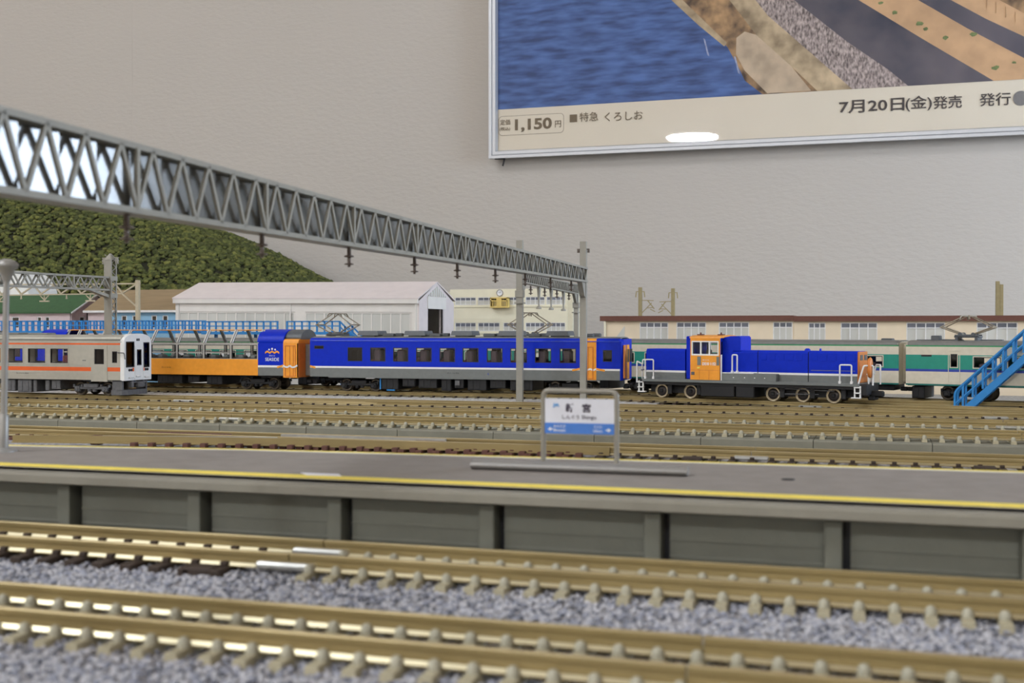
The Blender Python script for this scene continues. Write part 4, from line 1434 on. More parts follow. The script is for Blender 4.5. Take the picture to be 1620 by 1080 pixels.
def pantograph(parent, cx, z0, ztop, k=1.):
    p = MB()
    box(p, cx - 4.6, cx + 4.6, -3.6, 3.6, z0 + 1.3, z0 + 2.0, 0, .15)
    for a in (-3.6, 3.6):
        box(p, cx + a - .6, cx + a + .6, -4.2, 4.2, z0, z0 + 1.5, 0, .15)
    for y in (-3.4, 3.4):
        box(p, cx - 4.4, cx + 4.4, y - .4, y + .4, z0 + 1.6, z0 + 2.5, 0, .15)
        for a in (-2.4, 2.4):
            lathe(p, [(.7, -.6), (.7, .6)], 10, (cx + a, y, z0 + 2.6), 'y')
    b = p.build('pantograph', M['acgrey'], parent)
    zm = z0 + (ztop - z0) * .55
    for s in (-1, 1):
        for y in (-1, 1):
            mb = MB(); tube(mb, [(cx + s * 2.3, y * 3.2, z0 + 2.6), (cx + s * 9.4, y * 4.6, zm)], .33, 6); mb.build('lower_arm', M['panto'], b)
            mb = MB(); tube(mb, [(cx + s * 9.4, y * 4.6, zm), (cx + s * 1.6, y * 3.2, ztop - .4)], .26, 6); mb.build('upper_arm', M['panto'], b)
        mb = MB(); tube(mb, [(cx + s * 9.4, -4.9, zm), (cx + s * 9.4, 4.9, zm)], .32, 6)
        tube(mb, [(cx + s * 2.3, -3.6, z0 + 2.6), (cx + s * 2.3, 3.6, z0 + 2.6)], .4, 6); mb.build('cross_tube', M['panto'], b)
        mb = MB(); box(mb, cx + s * 1.5 - .4, cx + s * 1.5 + .4, -6.2, 6.2, ztop - .3, ztop + .2, 0, .1)
        tube(mb, [(cx + s * 1.5, -6.2, ztop), (cx + s * 1.8, -7.8, ztop - 1.4)], .3, 6); tube(mb, [(cx + s * 1.5, 6.2, ztop), (cx + s * 1.8, 7.8, ztop - 1.4)], .3, 6)
        mb.build('contact_strip', M['panto'], b)


def under_boxes(parent, spec, m='black'):
    for a, b, z0, z1, dy in spec:
        mb = MB(); box(mb, a, b, -dy, dy, z0, z1, 0, .25)
        for k in range(int((b - a) / 3)):
            box(mb, a + .6 + 3 * k, a + 2.6 + 3 * k, -dy - .18, -dy, z0 + .5, z1 - .6, 0, .1)
        mb.build('equipment_box', M[m], parent)


# ---------------------------------------------------------------- blue coach
H = 9.7
X0 = -170.7
coach = thing('passenger_coach', 'long blue passenger coach with a white waist line and orange door, coupled behind the locomotive', 'train car', (X0, 483, 0))
wx = [(-223.1, -216.1), (-212.3, -205.1), (-201.5, -194.4), (-190.8, -183.6), (-180.0, -172.9), (-169.5, -162.3), (-158.6, -151.6), (-148.2, -140.9), (-137.4, -130.3), (-126.7, -119.7)]
ch = [(a - X0, b - X0, 13.4, 19.45) for a, b in wx]
slot = (-239.3 - X0, -234.7 - X0, 18.7, 20.2)
small = (-108.3 - X0, -104.5 - X0, 14.1, 18.9)
allh = ch + [slot, small]
d0, d1 = -117.9 - X0, -111.1 - X0
L0, L1 = -241.4 - X0, -101.2 - X0


def coach_col(x, z):
    if d0 < x < d1:
        return 3
    return 1 if z < 10.35 else 2 if z < 11.15 else 0


cm = [M['tblue'], M['tgrey'], M['twhite'], M['torange']]
two_sides(coach, 'side_panel', L0, L1, 6.5, 22.3, H, allh, cm, coach_col, xc=(d0, d1), zc=(10.35, 11.15))
rp = roof_prof(H, 22.3, 2.0)
for nm, pr, m_ in (('shoulder', [p for p in rp if p[0] <= -6.9], 0), ('roof', [p for p in rp if -8.3 <= p[0] <= 8.3], 1), ('shoulder', [p for p in rp if p[0] >= 6.9], 0)):
    if nm == 'shoulder':
        for a, b, q in ((L0, d0, 'tblue'), (d0, d1, 'torange'), (d1, L1, 'tblue')):
            mb = MB(); prism(mb, pr + [(pr[-1][0] * .96, pr[-1][1] - .5), (pr[0][0] * .94, pr[0][1] - .1)] if pr[0][0] < 0 else pr + [(pr[-1][0] * .94, pr[-1][1] - .1), (pr[0][0] * .96, pr[0][1] - .5)], a, b, 'x', 0, True); mb.build('shoulder', M[q], coach)
    else:
        mb = MB(); prism(mb, pr + [(p[0], p[1] - .5) for p in pr[::-1]], L0 + .1, L1 - .1, 'x', 0, True); mb.build('roof', M['roofgrey'], coach)
for s in (-1, 1):
    mb = MB(); tube(mb, [(L0 + .3, s * (H + .02), 22.35), (L1 - .3, s * (H + .02), 22.35)], .2, 6); mb.build('gutter', M['glossblue'], coach)
end_wall(coach, L0 + .3, H - .2, 6.5, roof_prof(H - .2, 22.3, 1.8), M['torange_end'])
# rounded end beside the locomotive
mb = MB(); prism(mb, [(L1 - .6, -H), (L1 + .5, -H + .25), (L1 + 1.1, -H + .9), (L1 + 1.3, -H + 2), (L1 + 1.3, H - 2), (L1 + 1.1, H - .9), (L1 + .5, H - .25), (L1 - .6, H)], 6.5, 22.4, 'z', 0)
mb.build('cab_end', M['tblue'], coach)
mb = MB(); prism(mb, [(L1 - .6, -H + .1), (L1 + 1.2, -H + 1.6), (L1 + 1.2, H - 1.6), (L1 - .6, H - .1)], 22.4, 23.4, 'z'); mb.build('cab_brow', M['tblue'], coach)
for y0, y1, z0, z1, q in ((-8.2, -3.2, 13.8, 19.2, 'gasket'), (3.2, 8.2, 13.8, 19.2, 'gasket'), (-2.6, 2.6, 6.8, 21, 'torange'), (-1.5, 1.5, 13.8, 19.2, 'gasket')):
    one('end_window' if q == 'gasket' else 'end_door', M[q], coach, box, L1 + 1.25, L1 + (1.42 if q == 'torange' else 1.5), y0, y1, z0, z1)
mb = MB(); box(mb, L1 + 1.2, L1 + 1.9, -9.0, -6.2, 7.2, 21, 0, .2); mb.build('end_rail', M['torange_end'], coach)
mirror_panes(coach, ch[1:] + [slot], H, 'tint')
mirror_panes(coach, [ch[0], small], H, 'darkglass')
for s in (-1, 1):
    mb = MB(); plate(mb, d0 + .9, d1 - 1.3, 6.9, 20.2, s * (H + .12) - .1, s * (H + .12) + .1, holes=[(d0 + 1.2, d1 - 1.6, 7.2, 19.9)]); box(mb, (d0 + d1) / 2 - .25, (d0 + d1) / 2, s * (H + .05) - .1, s * (H + .05) + .1, 7, 20); mb.build('door', M['torange_end'], coach)
mb = MB()
zz = [(d0, 10.5), (d0 + 1.4, 11.1), (d0 + 2.8, 10.5), (d0 + 4.2, 11.1), (d0 + 5.5, 10.5), (d1, 11.1)]
for a, b in zip(zz[:-1], zz[1:]):
    bar(mb, (a[0], -H - .06, a[1]), (b[0], -H - .06, b[1]), .1, .7)
mb.build('wave_print', M['twhite'], coach)
mb = MB()
for a, b in ((d0 - 3.4, d0), (d1 + 3.6, d1), (L0 + 2.6, L0 + .05)):
    bar(mb, (a, -H - .06, 10.4), (b, -H - .06, 11.1), .1, .8)
mb.build('tail_print', M['torange'], coach)
lettering('lettering', 'R', coach, -158.2 - X0, -H - .08, 8.0, M['cblue'], None, .9)
lettering('lettering', 'オハ 12-705', coach, -176.5 - X0, -H - .08, 8.4, M['gasket'], 5.4, .6)
mb = MB(); box(mb, L0 + .5, L1, -H + .7, H - .7, 6.3, 7.2); mb.build('floor_pan', M['black'], coach)
mb = MB(); box(mb, L0 + 8.9, L1 - 10, -H + .1, -H + .8, 6.1, 6.6); box(mb, L0 + 8.9, L1 - 10, H - .8, H - .1, 6.1, 6.6); mb.build('skirt', M['tgrey'], coach)
for i, (a, b, c, d) in enumerate(ch):
    for y in (-5.6,):
        for q in (1.1, ):
            mb = MB(); box(mb, a + q, a + q + 3.1, y - 2.6, y + 2.6, 7.2, 18.6, 0, .5); mb.build('seat', M['seat'], coach)
            mb = MB(); box(mb, a + q - 1.6, a + q, y - 2.6, y + 2.6, 7.2, 14.2, 0, .3); mb.build('seat', M['seatred'], coach)
for cx in (-215.5, -193.4, -171.6, -150.2, -129.0):
    mb = MB(); frustum(mb, (cx - X0 - 4.9, cx - X0 + 4.9, -5.4, 5.4), (cx - X0 - 4.5, cx - X0 + 4.5, -4.8, 4.8), 24.7, 26.7); box(mb, cx - X0 - 3, cx - X0 + 3, -4.6, 4.6, 23.6, 24.7); mb.build('cooling_unit', M['acgrey'], coach)
for cx in (-206.3, -184.4, -159.5, -139.3, -116.4):
    mb = MB(); box(mb, cx - X0 - 2.7, cx - X0 + 2.7, -4.0, -1.4, 24.2, 25.6, 0, .3); box(mb, cx - X0 + 1, cx - X0 + 4.4, 1.4, 4, 24.2, 25.7, 0, .3); mb.build('roof_vent', M['acgrey'], coach)
bogie(coach, -48); bogie(coach, 48)
under_boxes(coach, [(-37, -29, 1.2, 6.2, 8.2), (-27, -21, 2.6, 6.2, 8.4), (-19.5, -11, 2.0, 6.2, 8.4), (-9, -4.5, 1.0, 6.2, 8.4), (-3, 1.2, 2.2, 6.2, 8.2), (3, 11.5, 1.4, 6.2, 8.4), (13, 20, 2.4, 6.2, 8.2), (22, 32, 1.6, 6.2, 8.4)])
mb = MB(); box(mb, -2.6, -.4, -8.9, -8.4, 3.4, 5.6, 0, .1); mb.build('water_tap', M['ugrey'], coach)
mb = MB(); box(mb, -34.5, -30.5, -8.6, -7.6, .6, 1.2, 0, .2); bar(mb, (-37.4, -8.2, 6), (-37.4, -8.2, 1.2), .5, .5); mb.build('blue_hose', M['bluewalk'], coach)
for s in (-1, 1):
    x = L0 if s < 0 else L1
    mb = MB(); box(mb, min(x, x + s * 3), max(x, x + s * 3), -1.6, 1.6, 3.2, 4.8, 0, .3); box(mb, x + s * 1.0 - 1.1, x + s * 1.0 + 1.1, -3, 3, 2.8, 4.0, 0, .3); mb.build('coupler', M['black'], coach)
mb = MB(); plate(mb, -2.9, 2.9, 6.6, 20.6, 0, 1.9, holes=[(-2.1, 2.1, 7.2, 19.8)])
mb.M = None
mb.v = [(L0 - 1.9 + y, x, z) for x, y, z in mb.v]
mb.build('gangway', M['roofgrey'], coach)
mb = MB(); box(mb, L0 + 1.0, L0 + 4.0, -9.2, -6.6, .3, 6.0, 0, .2); mb.v = [(x, y, z) for x, y, z in mb.v]
c2 = copy_tree(coach)
c2['label'] = 'blue passenger coach whose end peeps through the railcar windows at the picture edge'
c2.location.x = (-386.5 - 5.3 - (L1 + 1.3)) * S

# ---------------------------------------------------------------- orange panorama car
X1 = -316.7
pc = thing('panorama_car', 'orange and blue sightseeing car with slanted skylight glazing and wave emblem', 'train car', (X1, 483, 0))
P0, P1 = -386.3 - X1, -247.2 - X1
B0, B1 = -372.0 - X1, -267.4 - X1          # glazed part
DO = -254.7 - X1                            # orange door section starts
cols = [-365.6 + 14.05 * k - X1 for k in range(7)]      # pillars: ..., -323.6,-309.5,-295.5,-281.4
cols = [B0] + [c for c in cols if c > B0 + 4 and c < B1 - 4] + [B1]


def pcol(x, z):
    if x > DO:
        return 3
    if x > B1 or x < B0:
        return 1 if z < 10.3 else 2 if z < 11.2 else 0
    return 3 if z < 13.9 else 4


ph = [(a + .45, b - .45, 14.1, 20.3) for a, b in zip(cols[:-1], cols[1:])]
pm_ = [M['tblue'], M['tgrey'], M['twhite'], M['torange'], M['framegrey']]
two_sides(pc, 'side_panel', P0, P1, 6.6, 21.2, H, ph, pm_, pcol, xc=(B0, B1, DO), zc=(10.3, 11.2, 13.9))
mirror_panes(pc, ph, H, 'tint')
for s in (-1, 1):
    mb = MB()
    for a, b, c, d in ph[:-1]:
        box(mb, a, b, s * (H - .3) - .2, s * (H - .3) + .2, 16.4, 16.9)
    mb.build('window_rail', M['framegrey'], pc)
for s in (-1, 1):
    for c in cols:
        mb = MB(); bar(mb, (c, s * (H - .2), 21.0), (c, s * 4.9, 27.0), .9, .7, up=(1, 0, 0)); mb.build('skylight_pillar', M['framegrey'], pc)
        mb = MB(); bar(mb, (c + .9, s * (H - .35), 21.2), (c + .9, s * 5.0, 26.9), .5, .4, up=(1, 0, 0)); mb.build('pillar_trim', M['alu'], pc)
    for a, b in zip(cols[:-1], cols[1:]):
        mb = MB()
        vs = [(a + .4, s * (H - .45), 21.1), (b - .4, s * (H - .45), 21.1), (b - .4, s * 4.9, 26.9), (a + .4, s * 4.9, 26.9)]
        vs = vs if s < 0 else vs[::-1]
        mb.add(vs + [(x, y, z - .15) for x, y, z in vs], [(0, 1, 2, 3), (7, 6, 5, 4), (0, 4, 5, 1), (1, 5, 6, 2), (2, 6, 7, 3), (3, 7, 4, 0)])
        mb.build('skylight_pane', M['skylight'], pc)
mb = MB(); box(mb, B0, B1, -5.2, 5.2, 26.8, 27.25, 0, .15); mb.build('roof_strip', M['torange'], pc)
dome = roof_prof(H, 21.2, 6.2, 16, 2.2)
for a, b in ((P0, B0 + .3), (B1 - .3, DO)):
    mb = MB(); prism(mb, dome + [(p[0] * .93, p[1] - .5) for p in dome[::-1]], a, b, 'x', 0, True); mb.build('dome', M['tblue'], pc)
sh_ = [(-H, 21.2), (-H + .2, 22.0), (-H + .8, 22.8), (-H + 1.8, 23.1), (H - 1.8, 23.1), (H - .8, 22.8), (H - .2, 22.0), (H, 21.2)]
mb = MB(); prism(mb, sh_, DO, P1, 'x', 0); mb.build('door_roof', M['torange'], pc)
arch = roof_prof(7.6, 22.9, 4.4, 14, 2.1)
mb = MB(); prism(mb, arch, DO - 1.8, P1 + .2, 'x', 0, True); mb.build('roof_cover', M['acgrey'], pc)
mb = MB(); plate(mb, -H, H, 5.9, 21.2, -P1 - .1, -P1 + .6, holes=[(-2.4, 2.4, 7.2, 19.6)]); mb.v = [(-y, x, z) for x, y, z in mb.v]; mb.build('end_wall', M['torange_end'], pc)
end_wall(pc, P0 + .3, H - .1, 6.6, dome, M['tblue'])
mb = MB(); plate(mb, -3.0, 3.0, 6.6, 20.6, 0, 2.2, holes=[(-2.2, 2.2, 7.2, 19.8)]); mb.v = [(P1 + 2.4 - y, x, z) for x, y, z in mb.v]; mb.build('gangway', M['roofgrey'], pc)
for s in (-1, 1):
    mb = MB(); box(mb, DO, P1, s * (H - .3) - .3, s * (H - .3) + .3, 5.8, 6.6); mb.build('step', M['torange'], pc)
    mb = MB(); plate(mb, DO + .9, P1 - 1.3, 6.3, 20.2, s * (H + .08) - .12, s * (H + .08) + .12, holes=[(DO + 1.2, P1 - 1.6, 6.6, 19.9)])
    box(mb, DO + 3.2, DO + 3.45, s * (H + .06) - .1, s * (H + .06) + .1, 6.6, 20); box(mb, DO + 4.9, DO + 5.1, s * (H + .06) - .1, s * (H + .06) + .1, 6.6, 20); mb.build('door', M['torange_end'], pc)
mb = MB()
zz = [(DO + .1, 11.2), (DO + 1.2, 10.6), (DO + 2.4, 10.5), (DO + 3.4, 11.2), (DO + 4.6, 10.4), (DO + 5.8, 10.6), (DO + 7.2, 11.3)]
for a, b in zip(zz[:-1], zz[1:]):
    bar(mb, (a[0], -H - .28, a[1]), (b[0], -H - .28, b[1]), .1, .75)
mb.build('wave_print', M['twhite'], pc)
mb = MB(); bar(mb, (DO - 3, -H - .06, 10.3), (DO, -H - .06, 11.2), .1, .8); mb.build('tail_print', M['torange'], pc)


def emblem(cx):
    """three white dots over an orange double wave, then the lettering"""
    mb = MB()
    for dx, z, r in ((-1.5, 18.3, .42), (0, 18.6, .5), (1.5, 18.3, .42)):
        vs = [(cx + dx + r * math.cos(2 * PI * k / 12), -H - .08, z + r * math.sin(2 * PI * k / 12)) for k in range(12)]
        mb.add(vs, [tuple(range(12))])
    mb.build('emblem_dots', M['printwhite'], pc)
    mb = MB()
    n = 24
    for k in range(n):
        xa, xb = cx - 3.55 + 7.1 * k / n, cx - 3.55 + 7.1 * (k + 1) / n
        f = lambda x: 17.15 + .28 * math.cos((x - cx) * 2 * PI / 2.4)
        mb.add([(xa, -H - .08, f(xa) - .42), (xb, -H - .08, f(xb) - .42), (xb, -H - .08, f(xb) + .42), (xa, -H - .08, f(xa) + .42)], [(0, 1, 2, 3)])
    mb.build('emblem_wave', M['torange'], pc)
    lettering('lettering', 'きのくに', pc, cx, -H - .08, 15.25, M['printwhite'], 3.0, .62, .02, align='c')
    lettering('lettering', 'SEASIDE', pc, cx, -H - .08, 13.15, M['printwhite'], 6.9, 1.5, .01, align='c')


emblem(-260.2 - X1)
emblem(-378.6 - X1)
lettering('lettering', 'オハフ 13-705', pc, -317.5 - X1, -H - .08, 9.6, M['gasket'], 5.0, .55)
mb = MB(); box(mb, P0 + .6, P1 - .6, -H + .7, H - .7, 6.4, 7.3); mb.build('floor_pan', M['black'], pc)
for a, b in zip(cols[:-1], cols[1:]):
    for y in (-5.4, 5.4):
        mb = MB(); box(mb, a + 2.4, a + 5.2, y - 2.4, y + 2.4, 7.3, 15.6, 0, .5); box(mb, a + 8.8, a + 11.4, y - 2.4, y + 2.4, 7.3, 15.6, 0, .5); mb.build('seat', M['tgrey'], pc)
bogie(pc, -48); bogie(pc, 48)
under_boxes(pc, [(-36, -22, 2.6, 6.3, 8.2), (-18, -8, 3.2, 6.3, 8.0), (-4, 9, 2.4, 6.3, 8.4), (12, 18, 3, 6.3, 8), (22, 30, 2.2, 6.3, 8.2)])
for x, s in ((P0, -1), (P1, 1)):
    mb = MB(); box(mb, min(x, x + s * 2.4), max(x, x + s * 2.4), -1.6, 1.6, 3.0, 4.8, 0, .3); mb.build('coupler', M['black'], pc)

# ---------------------------------------------------------------- silver railcar
X2 = -355.5
rc = thing('railcar', 'silver railcar with orange stripes and a white driving cab front', 'train car', (X2, 420.6, 0))
HR = 9.3
Q0, Q1 = -416 - X2, -294.3 - X2
rw = [(-349.8 - 11.2 * k - X2, -343.2 - 11.2 * k - X2) for k in (4, 3, 2, 1)] + [(-349.8 - X2, -341.9 - X2)]
rw = [(-351.8 - 11.2 * k - X2, -343.2 - 11.2 * k - X2) for k in (4, 3, 2, 1, 0)] + [(-340.5 - X2, -331.9 - X2), (-329.3 - X2, -320.7 - X2)]
rh = [(a, b, 13.4, 19.4) for a, b in rw]
sw = (-299.3 - X2, -296.9 - X2, 13.7, 18.4)
dr = (-309.0 - X2, -301.9 - X2)


def rcol(x, z):
    if x > -295.4 - X2:
        return 2
    if 21.05 < z < 21.75:
        return 1
    if 10.2 < z < 11.85 and not dr[0] < x < dr[1]:
        return 1
    return 0


dw = (-307.7 - X2, -303.2 - X2, 13.1, 19.3)
two_sides(rc, 'side_panel', Q0, Q1, 6.6, 23.2, HR, rh + [sw, dw], [M['silver'], M['stripe'], M['twhite']], rcol, xc=(dr[0], dr[1], -295.4 - X2), zc=(10.2, 11.85, 21.05, 21.75))
mirror_panes(rc, rh, HR, 'tint')
mirror_panes(rc, [sw, dw], HR, 'darkglass')
rr = roof_prof(HR, 23.2, 2.0, 14, 2.8)
mb = MB(); prism(mb, rr + [(p[0] * .95, p[1] - .5) for p in rr[::-1]], Q0, Q1 - .8, 'x', 0, True); mb.build('roof', M['silver'], rc)
for s in (-1, 1):
    mb = MB(); box(mb, Q0, Q1 - 1, s * HR - .15, s * HR + .15, 22.9, 23.25); mb.build('gutter', M['tgrey'], rc)
    for z in (7.4, 8.0, 9.3, 12.6, 20.4):
        mb = MB(); box(mb, Q0, dr[0] - .2, s * (HR + .04) - .08, s * (HR + .04) + .08, z, z + .16); mb.build('side_rib', M['silver'], rc)
    mb = MB(); plate(mb, dr[0], dr[1], 6.0, 20.2, s * (HR + .06) - .1, s * (HR + .06) + .1, holes=[(dw[0] - .1, dw[1] + .1, dw[2] - .1, dw[3] + .1)]); mb.build('door', M['silver'], rc)
    mb = MB(); plate(mb, dr[0] - .35, dr[1] + .35, 5.9, 20.7, s * (HR + .02) - .12, s * (HR + .02) + .12, holes=[(dr[0], dr[1], 5.0, 20.3)]); mb.build('door_frame', M['silver'], rc)
for a, b, c, d in rh:
    mb = MB(); plate(mb, a - .45, b + .45, c - .45, d + .45, -HR - .12, -HR + .02, holes=[(a, b, c, d)]); mb.build('window_surround', M['silver'], rc)
mb = MB(); box(mb, -313.6 - X2, -312 - X2, -HR - .08, -HR, 14.4, 14.8); mb.build('plate_label', M['tgrey'], rc)
lettering('lettering', 'キハ11-303', rc, -346.5 - X2, -HR - .1, 8.75, M['gasket'], 6.2, .75)
end_wall(rc, Q0 + .3, HR - .1, 6.6, rr, M['silver'])
# white front: y grows away from the camera, front face at Q1
F0 = Q1
def front_holes(y0, y1, z0, z1):
    return (y0 - 420.6, y1 - 420.6, z0, z1)
fh = [front_holes(412.5, 417.9, 11.9, 22.3), front_holes(424.5, 428.4, 11.6, 21.9), front_holes(420.0, 422.8, 12.6, 19.0)]
fp = roof_prof(HR + .05, 22.0, 3.6, 18, 2.5)
mb = MB()
plate(mb, -HR - .05, HR + .05, 6.4, 22.0, 0, 1.3, holes=fh)
mb.v = [(F0 + .8 - y, x, z) for x, y, z in mb.v]
# the arched top of the front
pts = fp
prism(mb, pts, F0 - .5, F0 + .8, 'x')
mb.build('cab_front', M['twhite'], rc)
mb = MB(); prism(mb, [(-HR - .05, 22.0)] + fp[1:-1] + [(HR + .05, 22.0)], F0 - 2.0, F0 - .4, 'x', 0, True); mb.build('cab_hood', M['twhite'], rc)
for k, (a, b, c, d) in enumerate(fh):
    mb = MB(); box(mb, F0 + .1, F0 + .5, a, b, c, d)
    f = mb.build('front_window', M['blackglass'], rc)
    mb = MB(); plate(mb, a - .1, b + .1, c - .1, d + .1, 0, .3, holes=[(a + .3, b - .3, c + .3, d - .3)]); mb.v = [(F0 + .95 - y, x, z) for x, y, z in mb.v]; mb.build('window_seal', M['gasket'], f)
mb = MB(); box(mb, F0 - 3.2, F0 - 2.9, -HR + .7, HR - .7, 7, 22); mb.build('cab_bulkhead', M['gasket'], rc)
a, b = 418.4 - 420.6, 424.2 - 420.6
mb = MB(); plate(mb, a, b, 6.6, 20.6, 0, .3, holes=[(a + .3, b - .3, 6.9, 20.3)]); mb.v = [(F0 + 1.0 - y, x, z) for x, y, z in mb.v]; mb.build('front_door', M['twhite'], rc)
for y in (-6.0, -4.6, 5.2, 6.5):
    mb = MB(); lathe(mb, [(.55, 0), (.55, .3)], 12, (F0 + .8, y, 10.7), 'x'); mb.build('headlamp', M['gasket'], rc)
for y in (-.6, .6):
    mb = MB(); box(mb, F0 + .7, F0 + 1.0, y - .4, y + .4, 22.6, 23.6, 0, .1); mb.build('headlamp', M['gasket'], rc)
for y in (-3.3, 3.8):
    mb = MB(); box(mb, F0 + .78, F0 + .95, y - .5, y + .5, 10.1, 11.6); mb.build('stripe_patch', M['stripe'], rc)
mb = MB(); tube(mb, fillet([(F0 - 2.4, -HR, 18.0), (F0 - 1.2, -HR - 1.4, 17.9), (F0 + 1.6, -HR - 1.2, 17.8), (F0 + 1.9, -HR - 1.0, 15.2)], .6), .22, 6); mb.build('mirror_arm', M['ugrey'], rc)
mb = MB(); box(mb, F0 + .8, F0 + 1.6, -6.6, -3.4, 7.3, 7.9, 0, .2); box(mb, F0 + .8, F0 + 1.6, 4.4, 7, 7.3, 7.9, 0, .2); box(mb, F0 + .8, F0 + 1.4, -1.4, 1.4, 7.6, 8.3, 0, .2); mb.build('front_step', M['twhite'], rc)
# pilot below the cab
mb = MB(); prism(mb, [(F0 - 6, -8.6), (F0 - 1, -8.4), (F0 + .6, -6.6), (F0 + .6, 6.6), (F0 - 1, 8.4), (F0 - 6, 8.6)], .5, 2.6, 'z'); box(mb, F0 - 5.6, F0 - .6, -8.6, -7.6, 2.4, 6.3, 0, .2); box(mb, F0 - 5.6, F0 - .6, 7.6, 8.6, 2.4, 6.3, 0, .2); mb.build('snow_plough', M['ugrey'], rc)
mb = MB(); box(mb, F0 - 2, F0 + 2.6, -1.7, 1.7, 3.4, 5.6, 0, .4); box(mb, F0 - 1, F0 + 1.2, -4.6, -3, 3.4, 6.2, 0, .3); box(mb, F0 - 1, F0 + 1.2, 3, 4.6, 3.4, 6.2, 0, .3); box(mb, F0 + .6, F0 + 1.4, -5.6, 5.6, 5.4, 5.9); mb.build('coupler', M['ugrey'], rc)
bogie(rc, -320.5 + 9.6 - X2, 13.2, 'ugrey'); bogie(rc, -44, 13.2, 'ugrey')
mb = MB(); box(mb, Q0 + .6, Q1 - .5, -HR + .7, HR - .7, 6.3, 7.2); mb.build('floor_pan', M['black'], rc)
under_boxes(rc, [(-352.5 - X2, -348 - X2, 1.4, 6.3, 8.3), (-346.5 - X2, -339.5 - X2, 1.0, 6.3, 8.6), (-338.8 - X2, -337 - X2, 1.2, 6.3, 8.4), (-333 - X2, -330.8 - X2, 1.8, 6.3, 8.2), (-330 - X2, -325.6 - X2, 2.4, 6.3, 8.0)], 'ugrey')
mb = MB(); box(mb, -346.0 - X2, -336 - X2, -3, 3, 24.9, 25.9, 0, .4); box(mb, -366 - X2, -350 - X2, -3.4, 3.4, 24.9, 26.0, 0, .4); mb.build('roof_unit', M['roofgrey'], rc)
for x in (-324.5,):
    mb = MB(); box(mb, x - X2, x + 3.4 - X2, -8, -3.6, 7.2, 16.6, 0, .4); mb.build('seat', M['seatred'], rc)

# ---------------------------------------------------------------- cream and teal electric cars


def teal_car(name_label, half, holes, slots, door, pan, loc, rz, units=()):
    c = thing('electric_car', name_label, 'train car', loc, rz)
    dwn = (door[0] + .9, door[1] - 1.0, 13.0, 18.0) if door else None
    hh = [(a, b, 12.9, 16.9) for a, b in holes]
    sh__ = list(slots)
    al = hh + sh__ + ([dwn] if dwn else [])
    col = lambda x, z: 3 if z < 6.4 else 0 if z < 11.15 else 2 if z < 12.1 else 1 if z < 17.6 else 0 if z < 20.75 else 4
    two_sides(c, 'side_panel', -half, half, 5.8, 21.25, 9.5, al, [M['cream'], M['teal'], M['cblue'], M['tdkteal'], M['tgreen']], col, zc=(6.4, 11.15, 12.1, 17.6, 20.75))
    mirror_panes(c, hh, 9.5, 'tint')
    if sh__ or dwn:
        mirror_panes(c, sh__ + ([dwn] if dwn else []), 9.5, 'darkglass')
    pr = roof_prof(9.5, 21.25, 1.9, 14, 2.6)
    mb = MB(); prism(mb, pr + [(p[0] * .95, p[1] - .5) for p in pr[::-1]], -half, half, 'x', 0, True); mb.build('roof', M['roofgrey'], c)
    for s in (-1, 1):
        end_wall(c, s * (half - .3), 9.4, 5.8, pr, M['cream'])
        mb = MB(); box(mb, min(s * half, s * (half + 1.5)), max(s * half, s * (half + 1.5)), -3.2, 3.2, 6.4, 21.6, 0, .3); mb.build('gangway', M['cream'], c)
        mb = MB(); box(mb, s * half - 1.4, s * half + 1.4, -1.4, 1.4, 3, 4.6, 0, .3); mb.build('coupler', M['black'], c)
    if door:
        for s in (-1, 1):
            mb = MB(); plate(mb, door[0], door[1], 7.0, 19.4, s * 9.55 - .1, s * 9.55 + .1, holes=[(door[0] + .25, door[1] - .25, 7.2, 19.1)]); mb.build('door_frame', M['cream'], c)
            mb = MB(); plate(mb, dwn[0] - .3, dwn[1] + .3, dwn[2] - .3, dwn[3] + .3, s * 9.55 - .1, s * 9.55 + .1, holes=[dwn]); mb.build('door_seal', M['cream'], c)
    for a, b, cc, d in hh:
        mb = MB(); plate(mb, a - .35, b + .35, cc - .35, d + .35, -9.62, -9.48, holes=[(a, b, cc, d)]); mb.build('window_surround', M['cream'], c)
    mb = MB(); box(mb, -half + .6, half - .6, -8.8, 8.8, 5.6, 6.5); mb.build('floor_pan', M['black'], c)
    for a, b in holes:
        mb = MB(); box(mb, a + 1.5, a + 4.6, -8, 8, 6.5, 14.4, 0, .5); mb.build('seat', M['seat'], c)
    b1 = bogie(c, -half + 22 if not pan else -half + 22, 14); b2 = bogie(c, half - 22, 14)
    under_boxes(c, [(-26, -14, 1.6, 5.6, 8.2), (-11, 3, 1.2, 5.6, 8.4), (6, 20, 2, 5.6, 8.2), (24, 34, 1.5, 5.6, 8.3), (half - 16, half - 2, 3.4, 5.6, 8.0), (-67.0, -62.2, .6, 5.4, 8.0)])
    for x in pan:
        pantograph(c, x, 22.9, 32.6 if len(pan) == 1 else 35.0)
    for x, wd, y, z in units:
        mb = MB(); box(mb, x - wd / 2, x + wd / 2, y - 2, y + 2, 22.4, z, 0, .3); mb.build('roof_unit', M['acgrey'], c)
    return c


OX, OY = 7.57, 494.73
gs = lambda s: (OX + ca * s, OY + sa * s, 0)
